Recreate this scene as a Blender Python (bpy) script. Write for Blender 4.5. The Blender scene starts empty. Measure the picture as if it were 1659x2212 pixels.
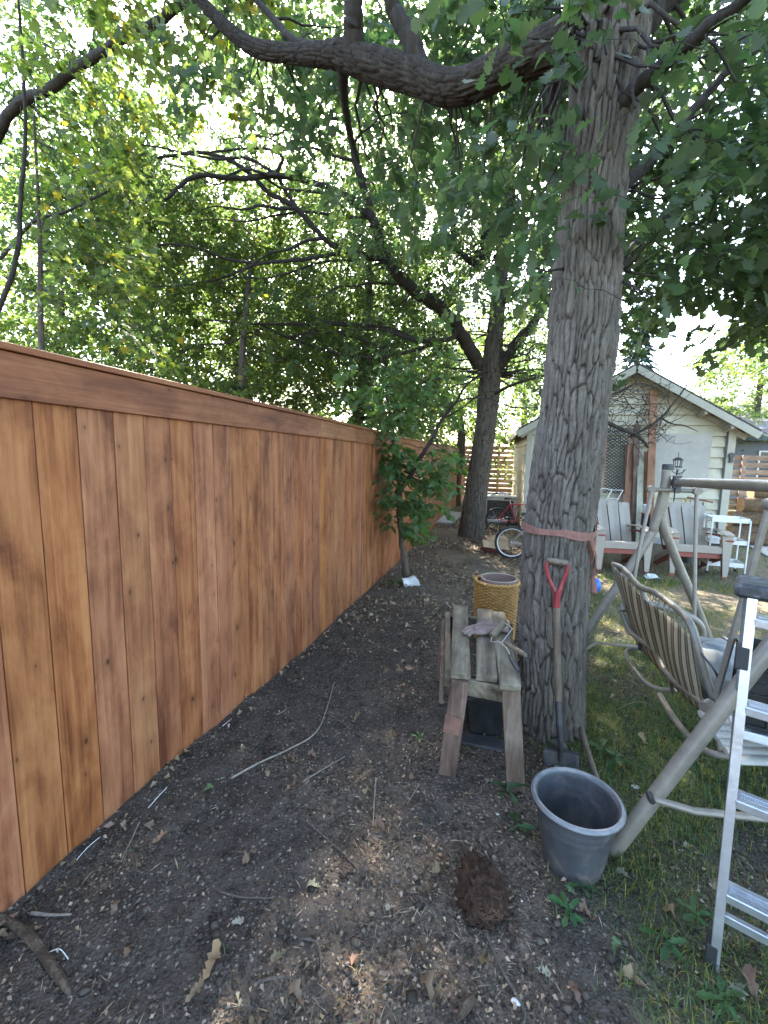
import bpy, math, random
import numpy as np
from mathutils import Vector, Matrix
random.seed(7)
rng = np.random.default_rng(11)
rad = math.radians
SC = bpy.context.scene
COL = SC.collection

# ------------------------------------------------------------------ camera
RC = np.array([[0.9706, -0.0486, 0.2355], [0.2400, 0.1190, -0.9635], [0.0188, 0.9916, 0.1271]])
u_, _, v_ = np.linalg.svd(RC); RC = u_ @ v_
CH = 1.60
FP, CX, CY = 954.0, 829.5, 1106.0
cam_d = bpy.data.cameras.new('camera')
cam = bpy.data.objects.new('camera', cam_d); COL.objects.link(cam)
cam.matrix_world = Matrix(((*RC[0], 0), (*RC[1], 0), (*RC[2], CH), (0, 0, 0, 1)))
cam_d.sensor_fit = 'VERTICAL'; cam_d.sensor_height = 36; cam_d.lens = FP / 2212 * 36
cam_d.clip_start = 0.02; cam_d.clip_end = 900
SC.camera = cam

# ------------------------------------------------------------------ light
SUN = Vector((-0.264, 0.715, 0.647)).normalized()
world = bpy.data.worlds.new('World'); SC.world = world; world.use_nodes = True
wn = world.node_tree.nodes; wl = world.node_tree.links; wn.clear()
sky = wn.new('ShaderNodeTexSky'); sky.sky_type = 'NISHITA'; sky.sun_disc = False
sky.sun_elevation = math.asin(SUN.z); sky.sun_rotation = math.atan2(SUN.x, SUN.y)
sky.dust_density = 2.0; sky.air_density = 1.0; sky.ozone_density = 1.0
bg = wn.new('ShaderNodeBackground'); bg.inputs['Strength'].default_value = 0.15
wo = wn.new('ShaderNodeOutputWorld'); wl.new(sky.outputs[0], bg.inputs[0]); wl.new(bg.outputs[0], wo.inputs[0])
sd = bpy.data.lights.new('sun', 'SUN'); sd.energy = 4.0; sd.angle = rad(0.55); sd.color = (1.0, 0.93, 0.82)
so = bpy.data.objects.new('sun', sd); COL.objects.link(so)
so.rotation_euler = SUN.to_track_quat('Z', 'Y').to_euler(); so.location = (0, 0, 20)
SC.view_settings.view_transform = 'Standard'; SC.view_settings.look = 'None'
SC.view_settings.gamma = 1; SC.view_settings.exposure = 3.35
SC.render.engine = 'CYCLES'
cy = SC.cycles
cy.use_denoising = True; cy.denoiser = 'OPENIMAGEDENOISE'; cy.denoising_prefilter = 'NONE'; cy.denoising_input_passes = 'RGB_ALBEDO_NORMAL'
cy.max_bounces = 7; cy.diffuse_bounces = 4; cy.glossy_bounces = 2; cy.transmission_bounces = 5; cy.transparent_max_bounces = 6
cy.sample_clamp_indirect = 6.0
cy.caustics_reflective = False; cy.caustics_refractive = False

# ------------------------------------------------------------------ points from measured directions
def ray(px, py):
    return RC @ np.array([px - CX, -(py - CY), -FP])
def P(px, py, Y):
    d = ray(px, py); return Vector((np.array([0, 0, CH]) + d * (Y / d[1])).tolist())
def G(px, py, z=0.0):
    d = ray(px, py); return Vector((np.array([0, 0, CH]) + d * ((z - CH) / d[2])).tolist())
def proj(p):
    p = np.asarray(p, float); q = (p - np.array([0, 0, CH])) @ RC
    w = -q[..., 2]; w = np.where(np.abs(w) < 1e-6, 1e-6, w)
    return CX + FP * q[..., 0] / w, CY - FP * q[..., 1] / w, w

# ------------------------------------------------------------------ numpy noise
_perm = rng.permutation(512); _perm = np.concatenate([_perm, _perm])
_grad = rng.normal(size=(512, 3)); _grad /= np.linalg.norm(_grad, axis=1)[:, None]
def perlin(x, y, z=0.0):
    x, y, z = np.broadcast_arrays(np.asarray(x, float), np.asarray(y, float), np.asarray(z, float))
    xi = np.floor(x).astype(int); yi = np.floor(y).astype(int); zi = np.floor(z).astype(int)
    xf, yf, zf = x - xi, y - yi, z - zi
    f = lambda t: t * t * t * (t * (t * 6 - 15) + 10)
    u, v, w = f(xf), f(yf), f(zf)
    def h(a, b, c):
        g = _grad[_perm[(_perm[(_perm[(xi + a) & 255] + yi + b) & 255] + zi + c) & 511]]
        return g[..., 0] * (xf - a) + g[..., 1] * (yf - b) + g[..., 2] * (zf - c)
    L = lambda t, a, b: a + t * (b - a)
    return L(w, L(v, L(u, h(0, 0, 0), h(1, 0, 0)), L(u, h(0, 1, 0), h(1, 1, 0))),
             L(v, L(u, h(0, 0, 1), h(1, 0, 1)), L(u, h(0, 1, 1), h(1, 1, 1)))) * 1.6
def fbm(x, y, z=0.0, o=4):
    s = 0; a = 1
    for i in range(o):
        s = s + a * perlin(np.asarray(x) * 2**i + 13.1 * i, np.asarray(y) * 2**i + 7.7 * i, np.asarray(z) * 2**i); a *= .5
    return s
def sstep(a, b, x):
    t = np.clip((x - a) / (b - a), 0, 1); return t * t * (3 - 2 * t)

# ------------------------------------------------------------------ materials
class NM:
    def __init__(s, name):
        s.m = bpy.data.materials.new(name); s.m.use_nodes = True
        s.t = s.m.node_tree; s.t.nodes.clear(); s.out = s.n('ShaderNodeOutputMaterial')
    def n(s, ty, **kw):
        nd = s.t.nodes.new(ty)
        for k, v in kw.items(): setattr(nd, k, v)
        return nd
    def l(s, a, b): s.t.links.new(a, b)
    def set(s, sock, v):
        if isinstance(v, bpy.types.NodeSocket): s.l(v, sock)
        else: sock.default_value = (*v, 1) if isinstance(v, tuple) and len(v) == 3 and sock.type == 'RGBA' else v
    def coord(s, kind='Object', scale=(1, 1, 1), rand=0.0):
        tc = s.n('ShaderNodeTexCoord'); mp = s.n('ShaderNodeMapping'); s.l(tc.outputs[kind], mp.inputs[0])
        mp.inputs['Scale'].default_value = scale
        if rand:
            oi = s.n('ShaderNodeObjectInfo'); cb = s.n('ShaderNodeCombineXYZ')
            for i, k in enumerate((rand, rand * 1.7, rand * .6)):
                m = s.math('MULTIPLY', oi.outputs['Random'], k); s.l(m, cb.inputs[i])
            s.l(cb.outputs[0], mp.inputs['Location'])
        return mp.outputs[0]
    def noise(s, vec, scale, detail=4, rough=.55, dist=0.0, out=0):
        nd = s.n('ShaderNodeTexNoise'); s.l(vec, nd.inputs['Vector'])
        nd.inputs['Scale'].default_value = scale; nd.inputs['Detail'].default_value = detail
        nd.inputs['Roughness'].default_value = rough; nd.inputs['Distortion'].default_value = dist
        return nd.outputs[out]
    def voro(s, vec, scale, feature='F1', out='Distance', rnd=1.0):
        nd = s.n('ShaderNodeTexVoronoi', feature=feature); s.l(vec, nd.inputs['Vector'])
        nd.inputs['Scale'].default_value = scale; nd.inputs['Randomness'].default_value = rnd
        return nd.outputs[out]
    def math(s, op, a, b=0.0, clamp=False):
        nd = s.n('ShaderNodeMath', operation=op); nd.use_clamp = clamp
        s.set(nd.inputs[0], a); s.set(nd.inputs[1], b); return nd.outputs[0]
    def ramp(s, fac, stops, interp='LINEAR'):
        nd = s.n('ShaderNodeValToRGB'); s.l(fac, nd.inputs[0]); cr = nd.color_ramp; cr.interpolation = interp
        while len(cr.elements) > len(stops): cr.elements.remove(cr.elements[-1])
        while len(cr.elements) < len(stops): cr.elements.new(1.0)
        for e, (p, c) in zip(cr.elements, stops):
            e.position = p; e.color = (*c, 1) if isinstance(c, tuple) else (c, c, c, 1)
        return nd.outputs[0]
    def mix(s, fac, a, b, mode='MIX'):
        nd = s.n('ShaderNodeMix', data_type='RGBA', blend_type=mode)
        s.set(nd.inputs[0], fac); s.set(nd.inputs[6], a); s.set(nd.inputs[7], b); return nd.outputs[2]
    def bump(s, h, strength=.5, dist=.01, normal=None):
        nd = s.n('ShaderNodeBump'); s.l(h, nd.inputs['Height']); nd.inputs['Strength'].default_value = strength
        nd.inputs['Distance'].default_value = dist
        if normal: s.l(normal, nd.inputs['Normal'])
        return nd.outputs[0]
    def bsdf(s, col, rough=.6, normal=None, metal=0.0, spec=.5, **kw):
        b = s.n('ShaderNodeBsdfPrincipled'); s.set(b.inputs['Base Color'], col); s.set(b.inputs['Roughness'], rough)
        s.set(b.inputs['Metallic'], metal); s.set(b.inputs['Specular IOR Level'], spec)
        if normal is not None: s.l(normal, b.inputs['Normal'])
        s.l(b.outputs[0], s.out.inputs[0]); return b
def rnd_hsv(m, col, dv=.3, dh=.02, ds=.1, src=None):
    oi = src
    if oi is None: oi = m.n('ShaderNodeObjectInfo').outputs['Random']
    h = m.n('ShaderNodeHueSaturation'); m.set(h.inputs['Color'], col)
    m.l(m.math('ADD', m.math('MULTIPLY', oi, dv), 1 - dv / 2), h.inputs['Value'])
    w = m.math('FRACT', m.math('MULTIPLY', oi, 17.3))
    m.l(m.math('ADD', m.math('MULTIPLY', w, dh), .5 - dh / 2), h.inputs['Hue'])
    w2 = m.math('FRACT', m.math('MULTIPLY', oi, 41.7))
    m.l(m.math('ADD', m.math('MULTIPLY', w2, ds), 1 - ds / 2), h.inputs['Saturation'])
    return h.outputs[0]

def wood_mat(name, stops, along=2, grain=1.0, knots=.5, rough=.6, dv=.35, knotcol=(.05, .02, .008), dh=.02, knotscale=6.0, ds=.2):
    """stops: dark, mid, light colours; 'along' = local axis of the grain"""
    m = NM(name)
    sc = [22.0, 22.0, 22.0]; sc[along] = 1.1
    v = m.coord('Object', tuple(sc), rand=37.0)
    g1 = m.noise(v, .35 * grain, 5, .6, 1.6)
    sc2 = [90.0, 90.0, 90.0]; sc2[along] = 2.0
    v2 = m.coord('Object', tuple(sc2), rand=19.0)
    g2 = m.noise(v2, 1.6, 3, .6)
    rings = m.math('FRACT', m.math('MULTIPLY', m.noise(v, .22 * grain, 2, .5, .8), 9.0))
    rings = m.math('ABSOLUTE', m.math('SUBTRACT', rings, .5))
    bsc = [5.0, 5.0, 5.0]; bsc[along] = 2.2; blot = m.noise(m.coord('Object', tuple(bsc), rand=11.0), 1.2, 5, .65, .5)
    f = m.math('ADD', m.math('ADD', m.math('MULTIPLY', g1, .48), m.math('MULTIPLY', g2, .24)), m.math('MULTIPLY', rings, .16))
    f = m.math('ADD', f, m.math('MULTIPLY', m.math('SUBTRACT', blot, .5), .75)); f = m.math('ADD', f, .15)
    col = m.ramp(f, [(.36, stops[0]), (.55, stops[1]), (.74, stops[2])])
    sv = m.n('ShaderNodeSeparateXYZ'); m.l(m.coord('Object', (1, 1, 1), rand=0), sv.inputs[0]); oi_ = m.n('ShaderNodeObjectInfo')
    a_, c_ = (('Y', 'Z') if along == 2 else (('Z', 'Y') if along == 1 else ('Z', 'X')))
    cv = m.n('ShaderNodeCombineXYZ'); m.l(m.math('ADD', m.math('MULTIPLY', sv.outputs[a_], knotscale), m.math('MULTIPLY', oi_.outputs['Random'], 53.0)), cv.inputs[0])
    m.l(m.math('ADD', m.math('MULTIPLY', sv.outputs[c_], knotscale * .62), m.math('MULTIPLY', oi_.outputs['Random'], 31.0)), cv.inputs[1])
    kv = m.n('ShaderNodeTexVoronoi'); kv.voronoi_dimensions = '2D'; m.l(cv.outputs[0], kv.inputs['Vector']); kv.inputs['Scale'].default_value = 1.0
    ksep = m.n('ShaderNodeSeparateColor'); m.l(kv.outputs['Color'], ksep.inputs[0])
    kd = m.math('MULTIPLY', kv.outputs['Distance'], m.math('ADD', m.math('MULTIPLY', ksep.outputs[1], 1.6), .6))
    kf = m.ramp(kd, [(.0, 1.0), (.026, .9), (.034, .45), (.09, .18), (.26, .0)])
    kf = m.math('MULTIPLY', m.math('MULTIPLY', kf, knots), m.math('GREATER_THAN', ksep.outputs[0], .42))
    col = m.mix(kf, col, knotcol)
    col = rnd_hsv(m, col, dv, dh, ds)
    h = m.math('ADD', m.math('MULTIPLY', g2, .6), m.math('MULTIPLY', g1, .6))
    m.bsdf(col, rough, m.bump(h, .35, .004), spec=.35)
    return m.m

def simple(name, col, rough=.5, metal=0.0, var=.15, scale=14.0, bump=.15, dirt=None, dirtamt=.5, spec=.5, dist=.004):
    m = NM(name); v = m.coord('Object')
    n = m.noise(v, scale, 5, .6)
    lo = tuple(c * (1 - var) for c in col); hi = tuple(min(1, c * (1 + var)) for c in col)
    c = m.ramp(n, [(.35, lo), (.65, hi)])
    if dirt:
        d = m.noise(v, scale * .5, 6, .7, .4)
        c = m.mix(m.math('MULTIPLY', m.ramp(d, [(.48, 0.0), (.66, 1.0)]), dirtamt), c, dirt)
    r = m.math('ADD', m.math('MULTIPLY', n, .25), rough - .12)
    m.bsdf(c, r, m.bump(m.noise(v, scale * 6, 3, .6), bump, dist), metal, spec)
    return m.m

def leaf_mat(name, top, trans, dv=.5, rough=.45, tw=.5, src='island', yel=0.0):
    m = NM(name)
    if src == 'island': r = m.n('ShaderNodeNewGeometry').outputs['Random Per Island']
    else: r = m.n('ShaderNodeObjectInfo').outputs['Random']
    c = rnd_hsv(m, top, dv, .05, .25, r); t = rnd_hsv(m, trans, dv, .05, .2, r)
    if yel:
        y = m.ramp(r, [(1 - yel, 0.0), (min(.999, 1 - yel + .01), 1.0)])
        t = m.mix(y, t, (.45, .38, .03)); c = m.mix(y, c, (.20, .17, .03))
    d = m.n('ShaderNodeBsdfPrincipled'); m.l(c, d.inputs['Base Color']); d.inputs['Roughness'].default_value = rough
    d.inputs['Specular IOR Level'].default_value = .35
    tr = m.n('ShaderNodeBsdfTranslucent'); m.l(t, tr.inputs[0])
    mx = m.n('ShaderNodeMixShader'); mx.inputs[0].default_value = tw
    m.l(d.outputs[0], mx.inputs[1]); m.l(tr.outputs[0], mx.inputs[2]); m.l(mx.outputs[0], m.out.inputs[0])
    return m.m

def bark_mat(name, c0, c1, c2, vs=(30, 30, 5), inner=None, bump=.8, dist=.012):
    m = NM(name); v = m.coord('Object', vs)
    n = m.noise(v, .9, 8, .75, .6); n2 = m.noise(m.coord('Object', (2.2, 2.2, 1.2)), 1.0, 4, .6)
    c = m.ramp(n, [(.3, c0), (.52, c1), (.72, c2)])
    c = m.mix(m.math('MULTIPLY', n2, .35), c, tuple(x * .55 for x in c1))
    if inner:   # weathered plate tops; furrow bark is browner, with crack shade painted in
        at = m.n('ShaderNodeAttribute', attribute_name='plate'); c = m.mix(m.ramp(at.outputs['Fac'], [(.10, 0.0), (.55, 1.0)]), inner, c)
    h = m.math('ADD', n, m.math('MULTIPLY', m.noise(m.coord('Object', (90, 90, 30)), 1, 3), .4))
    m.bsdf(c, .9, m.bump(h, bump, dist), spec=.2)
    return m.m

M = {}
M['fence'] = wood_mat('stained_cedar', [(.120, .034, .012), (.300, .108, .041), (.44, .188, .078)], 2, dv=.12, knots=.95, dh=.006, ds=.10)
M['fence_rail'] = wood_mat('stained_cedar_rail', [(.115, .040, .016), (.235, .088, .036), (.34, .148, .064)], 1, dv=.15, knots=.85)
M['fence_old'] = wood_mat('weathered_fence_wood', [(.14, .08, .05), (.28, .18, .12), (.42, .31, .22)], 0, dv=.3)
M['bench'] = wood_mat('weathered_grey_wood', [(.045, .033, .020), (.135, .108, .072), (.26, .22, .155)], 1, dv=.3, knots=.5, rough=.85)
M['bench_z'] = wood_mat('weathered_leg_wood', [(.05, .030, .022), (.13, .085, .062), (.22, .165, .13)], 2, dv=.3, knots=.4, rough=.85)
M['plank'] = wood_mat('old_plank_wood', [(.12, .05, .03), (.22, .10, .06), (.32, .17, .11)], 2, dv=.3)
M['plank_pale'] = wood_mat('pale_green_plank_wood', [(.14, .13, .09), (.30, .28, .2), (.42, .4, .3)], 2, dv=.2)
M['handle'] = wood_mat('ash_handle_wood', [(.06, .042, .027), (.14, .105, .07), (.22, .175, .125)], 2, dv=.2, knots=0)
M['red_wood'] = simple('faded_red_paint', (.20, .07, .06), .7, var=.35, dirt=(.12, .09, .08))
M['red_metal'] = simple('red_yoke_paint', (.26, .025, .03), .45, var=.25, dirt=(.1, .06, .05), dirtamt=.4)
M['dark_steel'] = simple('dark_worn_steel', (.06, .058, .06), .5, metal=.4, var=.4, dirt=(.12, .10, .08))
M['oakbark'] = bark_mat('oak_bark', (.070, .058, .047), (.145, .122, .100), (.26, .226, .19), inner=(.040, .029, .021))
M['limbbark'] = bark_mat('oak_limb_bark_painted_shade', (.026, .021, .016), (.048, .039, .031), (.085, .072, .058), inner=(.016, .011, .008))  # oak bark colour darkened to stand for the limb's backlit shade
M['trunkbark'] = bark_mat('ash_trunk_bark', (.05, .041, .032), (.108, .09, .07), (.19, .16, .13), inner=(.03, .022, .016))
M['bark'] = bark_mat('brown_bark', (.045, .036, .028), (.11, .088, .068), (.19, .155, .12))
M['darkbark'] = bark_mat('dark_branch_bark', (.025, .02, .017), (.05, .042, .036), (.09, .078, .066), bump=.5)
M['oakleaf'] = leaf_mat('oak_leaf_green', (.066, .100, .055), (.115, .19, .055), tw=.5)
M['midleaf'] = leaf_mat('mid_tree_leaf_green', (.060, .092, .042), (.15, .235, .055), tw=.52)
M['yelleaf'] = leaf_mat('bright_maple_leaf_green', (.060, .088, .032), (.19, .265, .045), tw=.55, yel=.06)
M['bgleaf'] = leaf_mat('far_leaf_green', (.085, .125, .045), (.25, .36, .07), tw=.5)
M['sprleaf'] = leaf_mat('spruce_needle_green', (.035, .07, .05), (.04, .08, .04), tw=.2)
M['sapleaf'] = leaf_mat('sapling_leaf_green', (.080, .135, .05), (.17, .29, .05), tw=.45, src='object')
M['sapleaf2'] = leaf_mat('sapling_foliage_green', (.080, .135, .05), (.17, .29, .05), tw=.45)
M['oakleaf1'] = leaf_mat('single_oak_leaf_green', (.066, .100, .055), (.115, .19, .055), tw=.45, src='object')
M['grass'] = leaf_mat('grass_green', (.085, .145, .042), (.14, .23, .05), tw=.35, dv=.7, yel=.25)
M['weed'] = leaf_mat('weed_leaf_green', (.045, .10, .035), (.09, .2, .04), tw=.3, src='object')

# ------------------------------------------------------------------ object helpers
def tag(o, label=None, cat=None, group=None, kind=None):
    if label: o['label'] = label
    if cat: o['category'] = cat
    if group: o['group'] = group
    if kind: o['kind'] = kind
    return o
def empty(name, loc=(0, 0, 0), rz=0.0):
    o = bpy.data.objects.new(name, None); COL.objects.link(o); o.location = loc; o.rotation_euler = (0, 0, rz)
    o.empty_display_size = .1
    return o
def thing(name, label, cat, loc=(0, 0, 0), rz=0.0, group=None):
    return tag(empty(name, loc, rz), label, cat, group)

class MB:
    def __init__(s): s.v = []; s.f = []; s.n = 0; s.mi = []
    def add(s, vs, fs, mi=0):
        vs = np.asarray(vs, float); s.v.append(vs); o = s.n
        s.f += [tuple(i + o for i in f) for f in fs]; s.mi += [mi] * len(fs); s.n += len(vs); return s
    def box(s, c, d, R=None, mi=0, bev=0.0):
        hx, hy, hz = d[0] / 2, d[1] / 2, d[2] / 2
        if bev > 0:
            b = min(bev, hx * .49, hy * .49, hz * .49)
            vs = []; 
            for sx in (-1, 1):
                for sy in (-1, 1):
                    for sz in (-1, 1):
                        vs += [(sx * (hx - b), sy * (hy - b), sz * hz), (sx * (hx - b), sy * hy, sz * (hz - b)), (sx * hx, sy * (hy - b), sz * (hz - b))]
            I = lambda x, y, z, k: ((x > 0) * 4 + (y > 0) * 2 + (z > 0)) * 3 + k
            fs = []
            for z in (-1, 1): fs.append([I(-1, -1, z, 0), I(1, -1, z, 0), I(1, 1, z, 0), I(-1, 1, z, 0)][::z])
            for y in (-1, 1): fs.append([I(-1, y, -1, 1), I(1, y, -1, 1), I(1, y, 1, 1), I(-1, y, 1, 1)][::-y])
            for x in (-1, 1): fs.append([I(x, -1, -1, 2), I(x, 1, -1, 2), I(x, 1, 1, 2), I(x, -1, 1, 2)][::x])
            for a in (-1, 1):
                for c2 in (-1, 1):
                    fs.append([I(-1, a, c2, 0), I(1, a, c2, 0), I(1, a, c2, 1), I(-1, a, c2, 1)][::(-a * c2)])
                    fs.append([I(a, -1, c2, 0), I(a, 1, c2, 0), I(a, 1, c2, 2), I(a, -1, c2, 2)][::(a * c2)])
                    fs.append([I(a, c2, -1, 1), I(a, c2, 1, 1), I(a, c2, 1, 2), I(a, c2, -1, 2)][::(-a * c2)])
            for x in (-1, 1):
                for y in (-1, 1):
                    for z in (-1, 1): fs.append([I(x, y, z, 0), I(x, y, z, 1), I(x, y, z, 2)][::(x * y * z)])
            vs = np.array(vs)
        else:
            vs = np.array([(x * hx, y * hy, z * hz) for x in (-1, 1) for y in (-1, 1) for z in (-1, 1)])
            fs = [(0, 1, 3, 2), (4, 6, 7, 5), (0, 4, 5, 1), (2, 3, 7, 6), (0, 2, 6, 4), (1, 5, 7, 3)]
        if R is not None: vs = vs @ np.array(R.to_3x3()).T
        return s.add(vs + np.array(c), fs, mi)
    def beam(s, a, b, w, t, up=(0, 0, 1), bev=0.0, mi=0):
        """box from a to b, w across, t along 'up'"""
        a = Vector(a); b = Vector(b); d = b - a; L = d.length; z = d.normalized(); u = Vector(up)
        x = z.cross(u)
        if x.length < 1e-4: x = z.cross(Vector((0, 1, 0)))
        x.normalize(); y = x.cross(z) * -1; y = z.cross(x)
        R = Matrix((x, y, z)).transposed()
        return s.box((a + b) / 2, (w, t, L), R, mi, bev)
    def tube(s, pts, r, seg=8, cap=True, smooth=0, mi=0, sq=None):
        v, f = tube_arr(pts, r, seg, cap, smooth, sq); return s.add(v, f, mi)
    def lathe(s, prof, seg=32, c=(0, 0, 0), mi=0, close=False, R=None):
        prof = np.array(prof, float); n = len(prof); a = np.linspace(0, 2 * np.pi, seg, endpoint=False)
        vs = np.stack([prof[None, :, 0] * np.cos(a)[:, None], prof[None, :, 0] * np.sin(a)[:, None], np.broadcast_to(prof[None, :, 1], (seg, n))], -1).reshape(-1, 3)
        fs = [(i * n + j, ((i + 1) % seg) * n + j, ((i + 1) % seg) * n + j + 1, i * n + j + 1) for i in range(seg) for j in range(n - 1)]
        if R is not None: vs = vs @ np.array(R.to_3x3()).T
        return s.add(vs + np.array(c), fs, mi)
    def obj(s, name, mat, parent=None, smooth=False, loc=None, kind=None, label=None):
        me = bpy.data.meshes.new(name)
        me.from_pydata(np.concatenate(s.v).tolist(), [], s.f)
        for m_ in (mat if isinstance(mat, (list, tuple)) else [mat]): me.materials.append(m_)
        if isinstance(mat, (list, tuple)): me.polygons.foreach_set('material_index', s.mi)
        if smooth is True: me.polygons.foreach_set('use_smooth', [True] * len(s.f))
        elif smooth == 'auto':
            me.polygons.foreach_set('use_smooth', [True] * len(s.f)); me.set_sharp_from_angle(angle=rad(38))
        me.validate(); me.update()
        o = bpy.data.objects.new(name, me); COL.objects.link(o)
        if parent: o.parent = parent
        if loc is not None: o.location = loc
        if kind: o['kind'] = kind
        if label: o['label'] = label
        return o

def crom(pts, k):
    """Catmull-Rom through pts (n,d), k samples a span"""
    p = np.asarray(pts, float)
    if k <= 1 or len(p) < 3: return p
    q = np.vstack([2 * p[0] - p[1], p, 2 * p[-1] - p[-2]]); out = []
    t = np.linspace(0, 1, k, endpoint=False)[:, None]
    for i in range(1, len(q) - 2):
        a, b, c, d = q[i - 1], q[i], q[i + 1], q[i + 2]
        out.append(.5 * (2 * b + (c - a) * t + (2 * a - 5 * b + 4 * c - d) * t**2 + (3 * b - a - 3 * c + d) * t**3))
    out.append(p[-1][None]); return np.vstack(out)
def tube_arr(pts, r, seg=8, cap=True, smooth=0, sq=None):
    p = np.array([tuple(a) for a in pts], float)
    r = np.full(len(p), float(r)) if np.isscalar(r) else np.array(r, float)
    if smooth:
        pr = crom(np.hstack([p, r[:, None]]), smooth); p, r = pr[:, :3], np.maximum(pr[:, 3], 1e-4)
    n = len(p); T = np.gradient(p, axis=0); T /= np.maximum(np.linalg.norm(T, axis=1), 1e-9)[:, None]
    up = np.array([0, 0, 1.]) if abs(T[0, 2]) < .9 else np.array([0, 1., 0])
    N = np.zeros_like(p); x = np.cross(T[0], up); x /= np.linalg.norm(x); N[0] = x
    for i in range(1, n):
        x = N[i - 1] - T[i] * N[i - 1].dot(T[i]); N[i] = x / max(np.linalg.norm(x), 1e-9)
    B = np.cross(T, N); a = np.linspace(0, 2 * np.pi, seg, endpoint=False)
    ca, sa = np.cos(a), np.sin(a)
    if sq: # squashed section
        ca = ca * sq[0]; sa = sa * sq[1]
    v = (p[:, None] + r[:, None, None] * (ca[None, :, None] * N[:, None] + sa[None, :, None] * B[:, None])).reshape(-1, 3)
    f = [(i * seg + j, i * seg + (j + 1) % seg, (i + 1) * seg + (j + 1) % seg, (i + 1) * seg + j) for i in range(n - 1) for j in range(seg)]
    if cap: f += [tuple(range(seg))[::-1], tuple((n - 1) * seg + j for j in range(seg))]
    return v, f

def np_mesh(name, verts, faces, mat, parent=None, smooth=False, kind=None):
    """faces: int array (m,k), all of one size"""
    verts = np.ascontiguousarray(verts, dtype=np.float32); faces = np.ascontiguousarray(faces, dtype=np.int32)
    me = bpy.data.meshes.new(name); m, k = faces.shape
    me.vertices.add(len(verts)); me.vertices.foreach_set('co', verts.ravel())
    me.loops.add(m * k); me.loops.foreach_set('vertex_index', faces.ravel())
    me.polygons.add(m); me.polygons.foreach_set('loop_start', np.arange(0, m * k, k, dtype=np.int32))
    if smooth: me.polygons.foreach_set('use_smooth', np.ones(m, bool))
    me.update(calc_edges=True); me.materials.append(mat)
    o = bpy.data.objects.new(name, me); COL.objects.link(o)
    if parent: o.parent = parent
    if kind: o['kind'] = kind
    return o
def dup(o, parent=None, loc=None, rot=None, scale=None):
    c = o.copy(); COL.objects.link(c)
    if parent is not None: c.parent = parent
    if loc is not None: c.location = loc
    if rot is not None: c.rotation_euler = rot
    if scale is not None: c.scale = scale if hasattr(scale, '__len__') else (scale,) * 3
    return c
def dup_tree(o, parent=None):
    c = o.copy(); COL.objects.link(c)
    if parent is not None: c.parent = parent
    for ch in list(o.children): dup_tree(ch, c)
    return c

# ================================================================== GROUND
def fence_x(y): return -1.581 + .03125 * (y - .99)
def bnd(y):
    return np.interp(y, [-2, .5, 1.1, 1.5, 2.0, 2.6, 3.5, 5, 7, 9, 14], [.75, .72, .62, .40, .26, .30, .75, .85, .7, .2, .2])
def grass_w(x, y):
    g = sstep(-.18, .25, x - bnd(y) + .16 * fbm(np.asarray(x) * 2.1, np.asarray(y) * 2.1, 3.3, 3))
    patch = sstep(-.45, .25, fbm(np.asarray(x) * .8 + 5, np.asarray(y) * .8, 9.1, 3) + .28 - .30 * sstep(3.6, 5.0, y) + .35 * sstep(9.0, 11.0, y))
    return g * patch
def litter_w(x, y):
    x = np.asarray(x, float); y = np.asarray(y, float)
    n = fbm(x * 1.7 + 3, y * 1.7, 5.5, 3)
    far = sstep(2.6, 4.5, y)
    near = sstep(-.05, .55, n + .50 * sstep(-.7, .3, x) + .3 * sstep(1.4, .9, y) - .18)
    return np.clip(np.maximum(near, far * (.55 + .5 * n)), 0, 1)
def gh(x, y):
    x = np.asarray(x, float); y = np.asarray(y, float)
    df = x - fence_x(y)
    dip = -.075 * np.exp(-(df / .75)**2) * sstep(1.5, 3.4, y) * (1 - .6 * sstep(6.0, 12.0, y))
    r = np.hypot(x - .40, y - 2.62); r2 = np.hypot(x + .36, y - 8.95)
    near = np.exp(-(np.hypot(x, y - 2) / 14)**2)
    lump = (.016 * fbm(x * 1.3, y * 1.3, 1.1, 3) + .013 * fbm(x * 5, y * 5, 2.1, 3)) * near
    return dip + .05 * np.exp(-(r / .38)**2) * 0.7 + .10 * np.exp(-(r2 / .55)**2) + lump
def gz(x, y): return float(gh(x, y))

def graded(a, b, fine, lo, hi, grow=1.18):
    """coordinates: fine spacing in [a,b], growing outward to lo / hi"""
    mid = list(np.arange(a, b + fine / 2, fine)); s = fine; q = a; left = []
    while q > lo: s *= grow; q -= s; left.append(q)
    s = fine; q = mid[-1]; right = []
    while q < hi: s *= grow; q += s; right.append(q)
    return np.array(left[::-1] + mid + right)
gx = graded(-1.7, 2.2, .022, -260, 260); gy = graded(.45, 4.0, .022, -120, 500)
X, Y = np.meshgrid(gx, gy)
dn = np.exp(-(np.hypot(X, Y - 2) / 6)**2)
soilmask = 1 - grass_w(X, Y)
Z = gh(X, Y) + dn * soilmask * (.0045 * fbm(X * 28, Y * 28, 4.4, 3) + .006 * np.clip(fbm(X * 13, Y * 13, 8.4, 2), 0, 1))
nv = len(gx)
V = np.stack([X, Y, Z], -1).reshape(-1, 3)
ii, jj = np.meshgrid(np.arange(len(gy) - 1), np.arange(nv - 1), indexing='ij')
F = np.stack([ii * nv + jj, ii * nv + jj + 1, (ii + 1) * nv + jj + 1, (ii + 1) * nv + jj], -1).reshape(-1, 4)
m = NM('yard_soil')
at = m.n('ShaderNodeAttribute', attribute_name='zone'); sep = m.n('ShaderNodeSeparateColor'); m.l(at.outputs['Color'], sep.inputs[0])
v = m.coord('Object')
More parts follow.
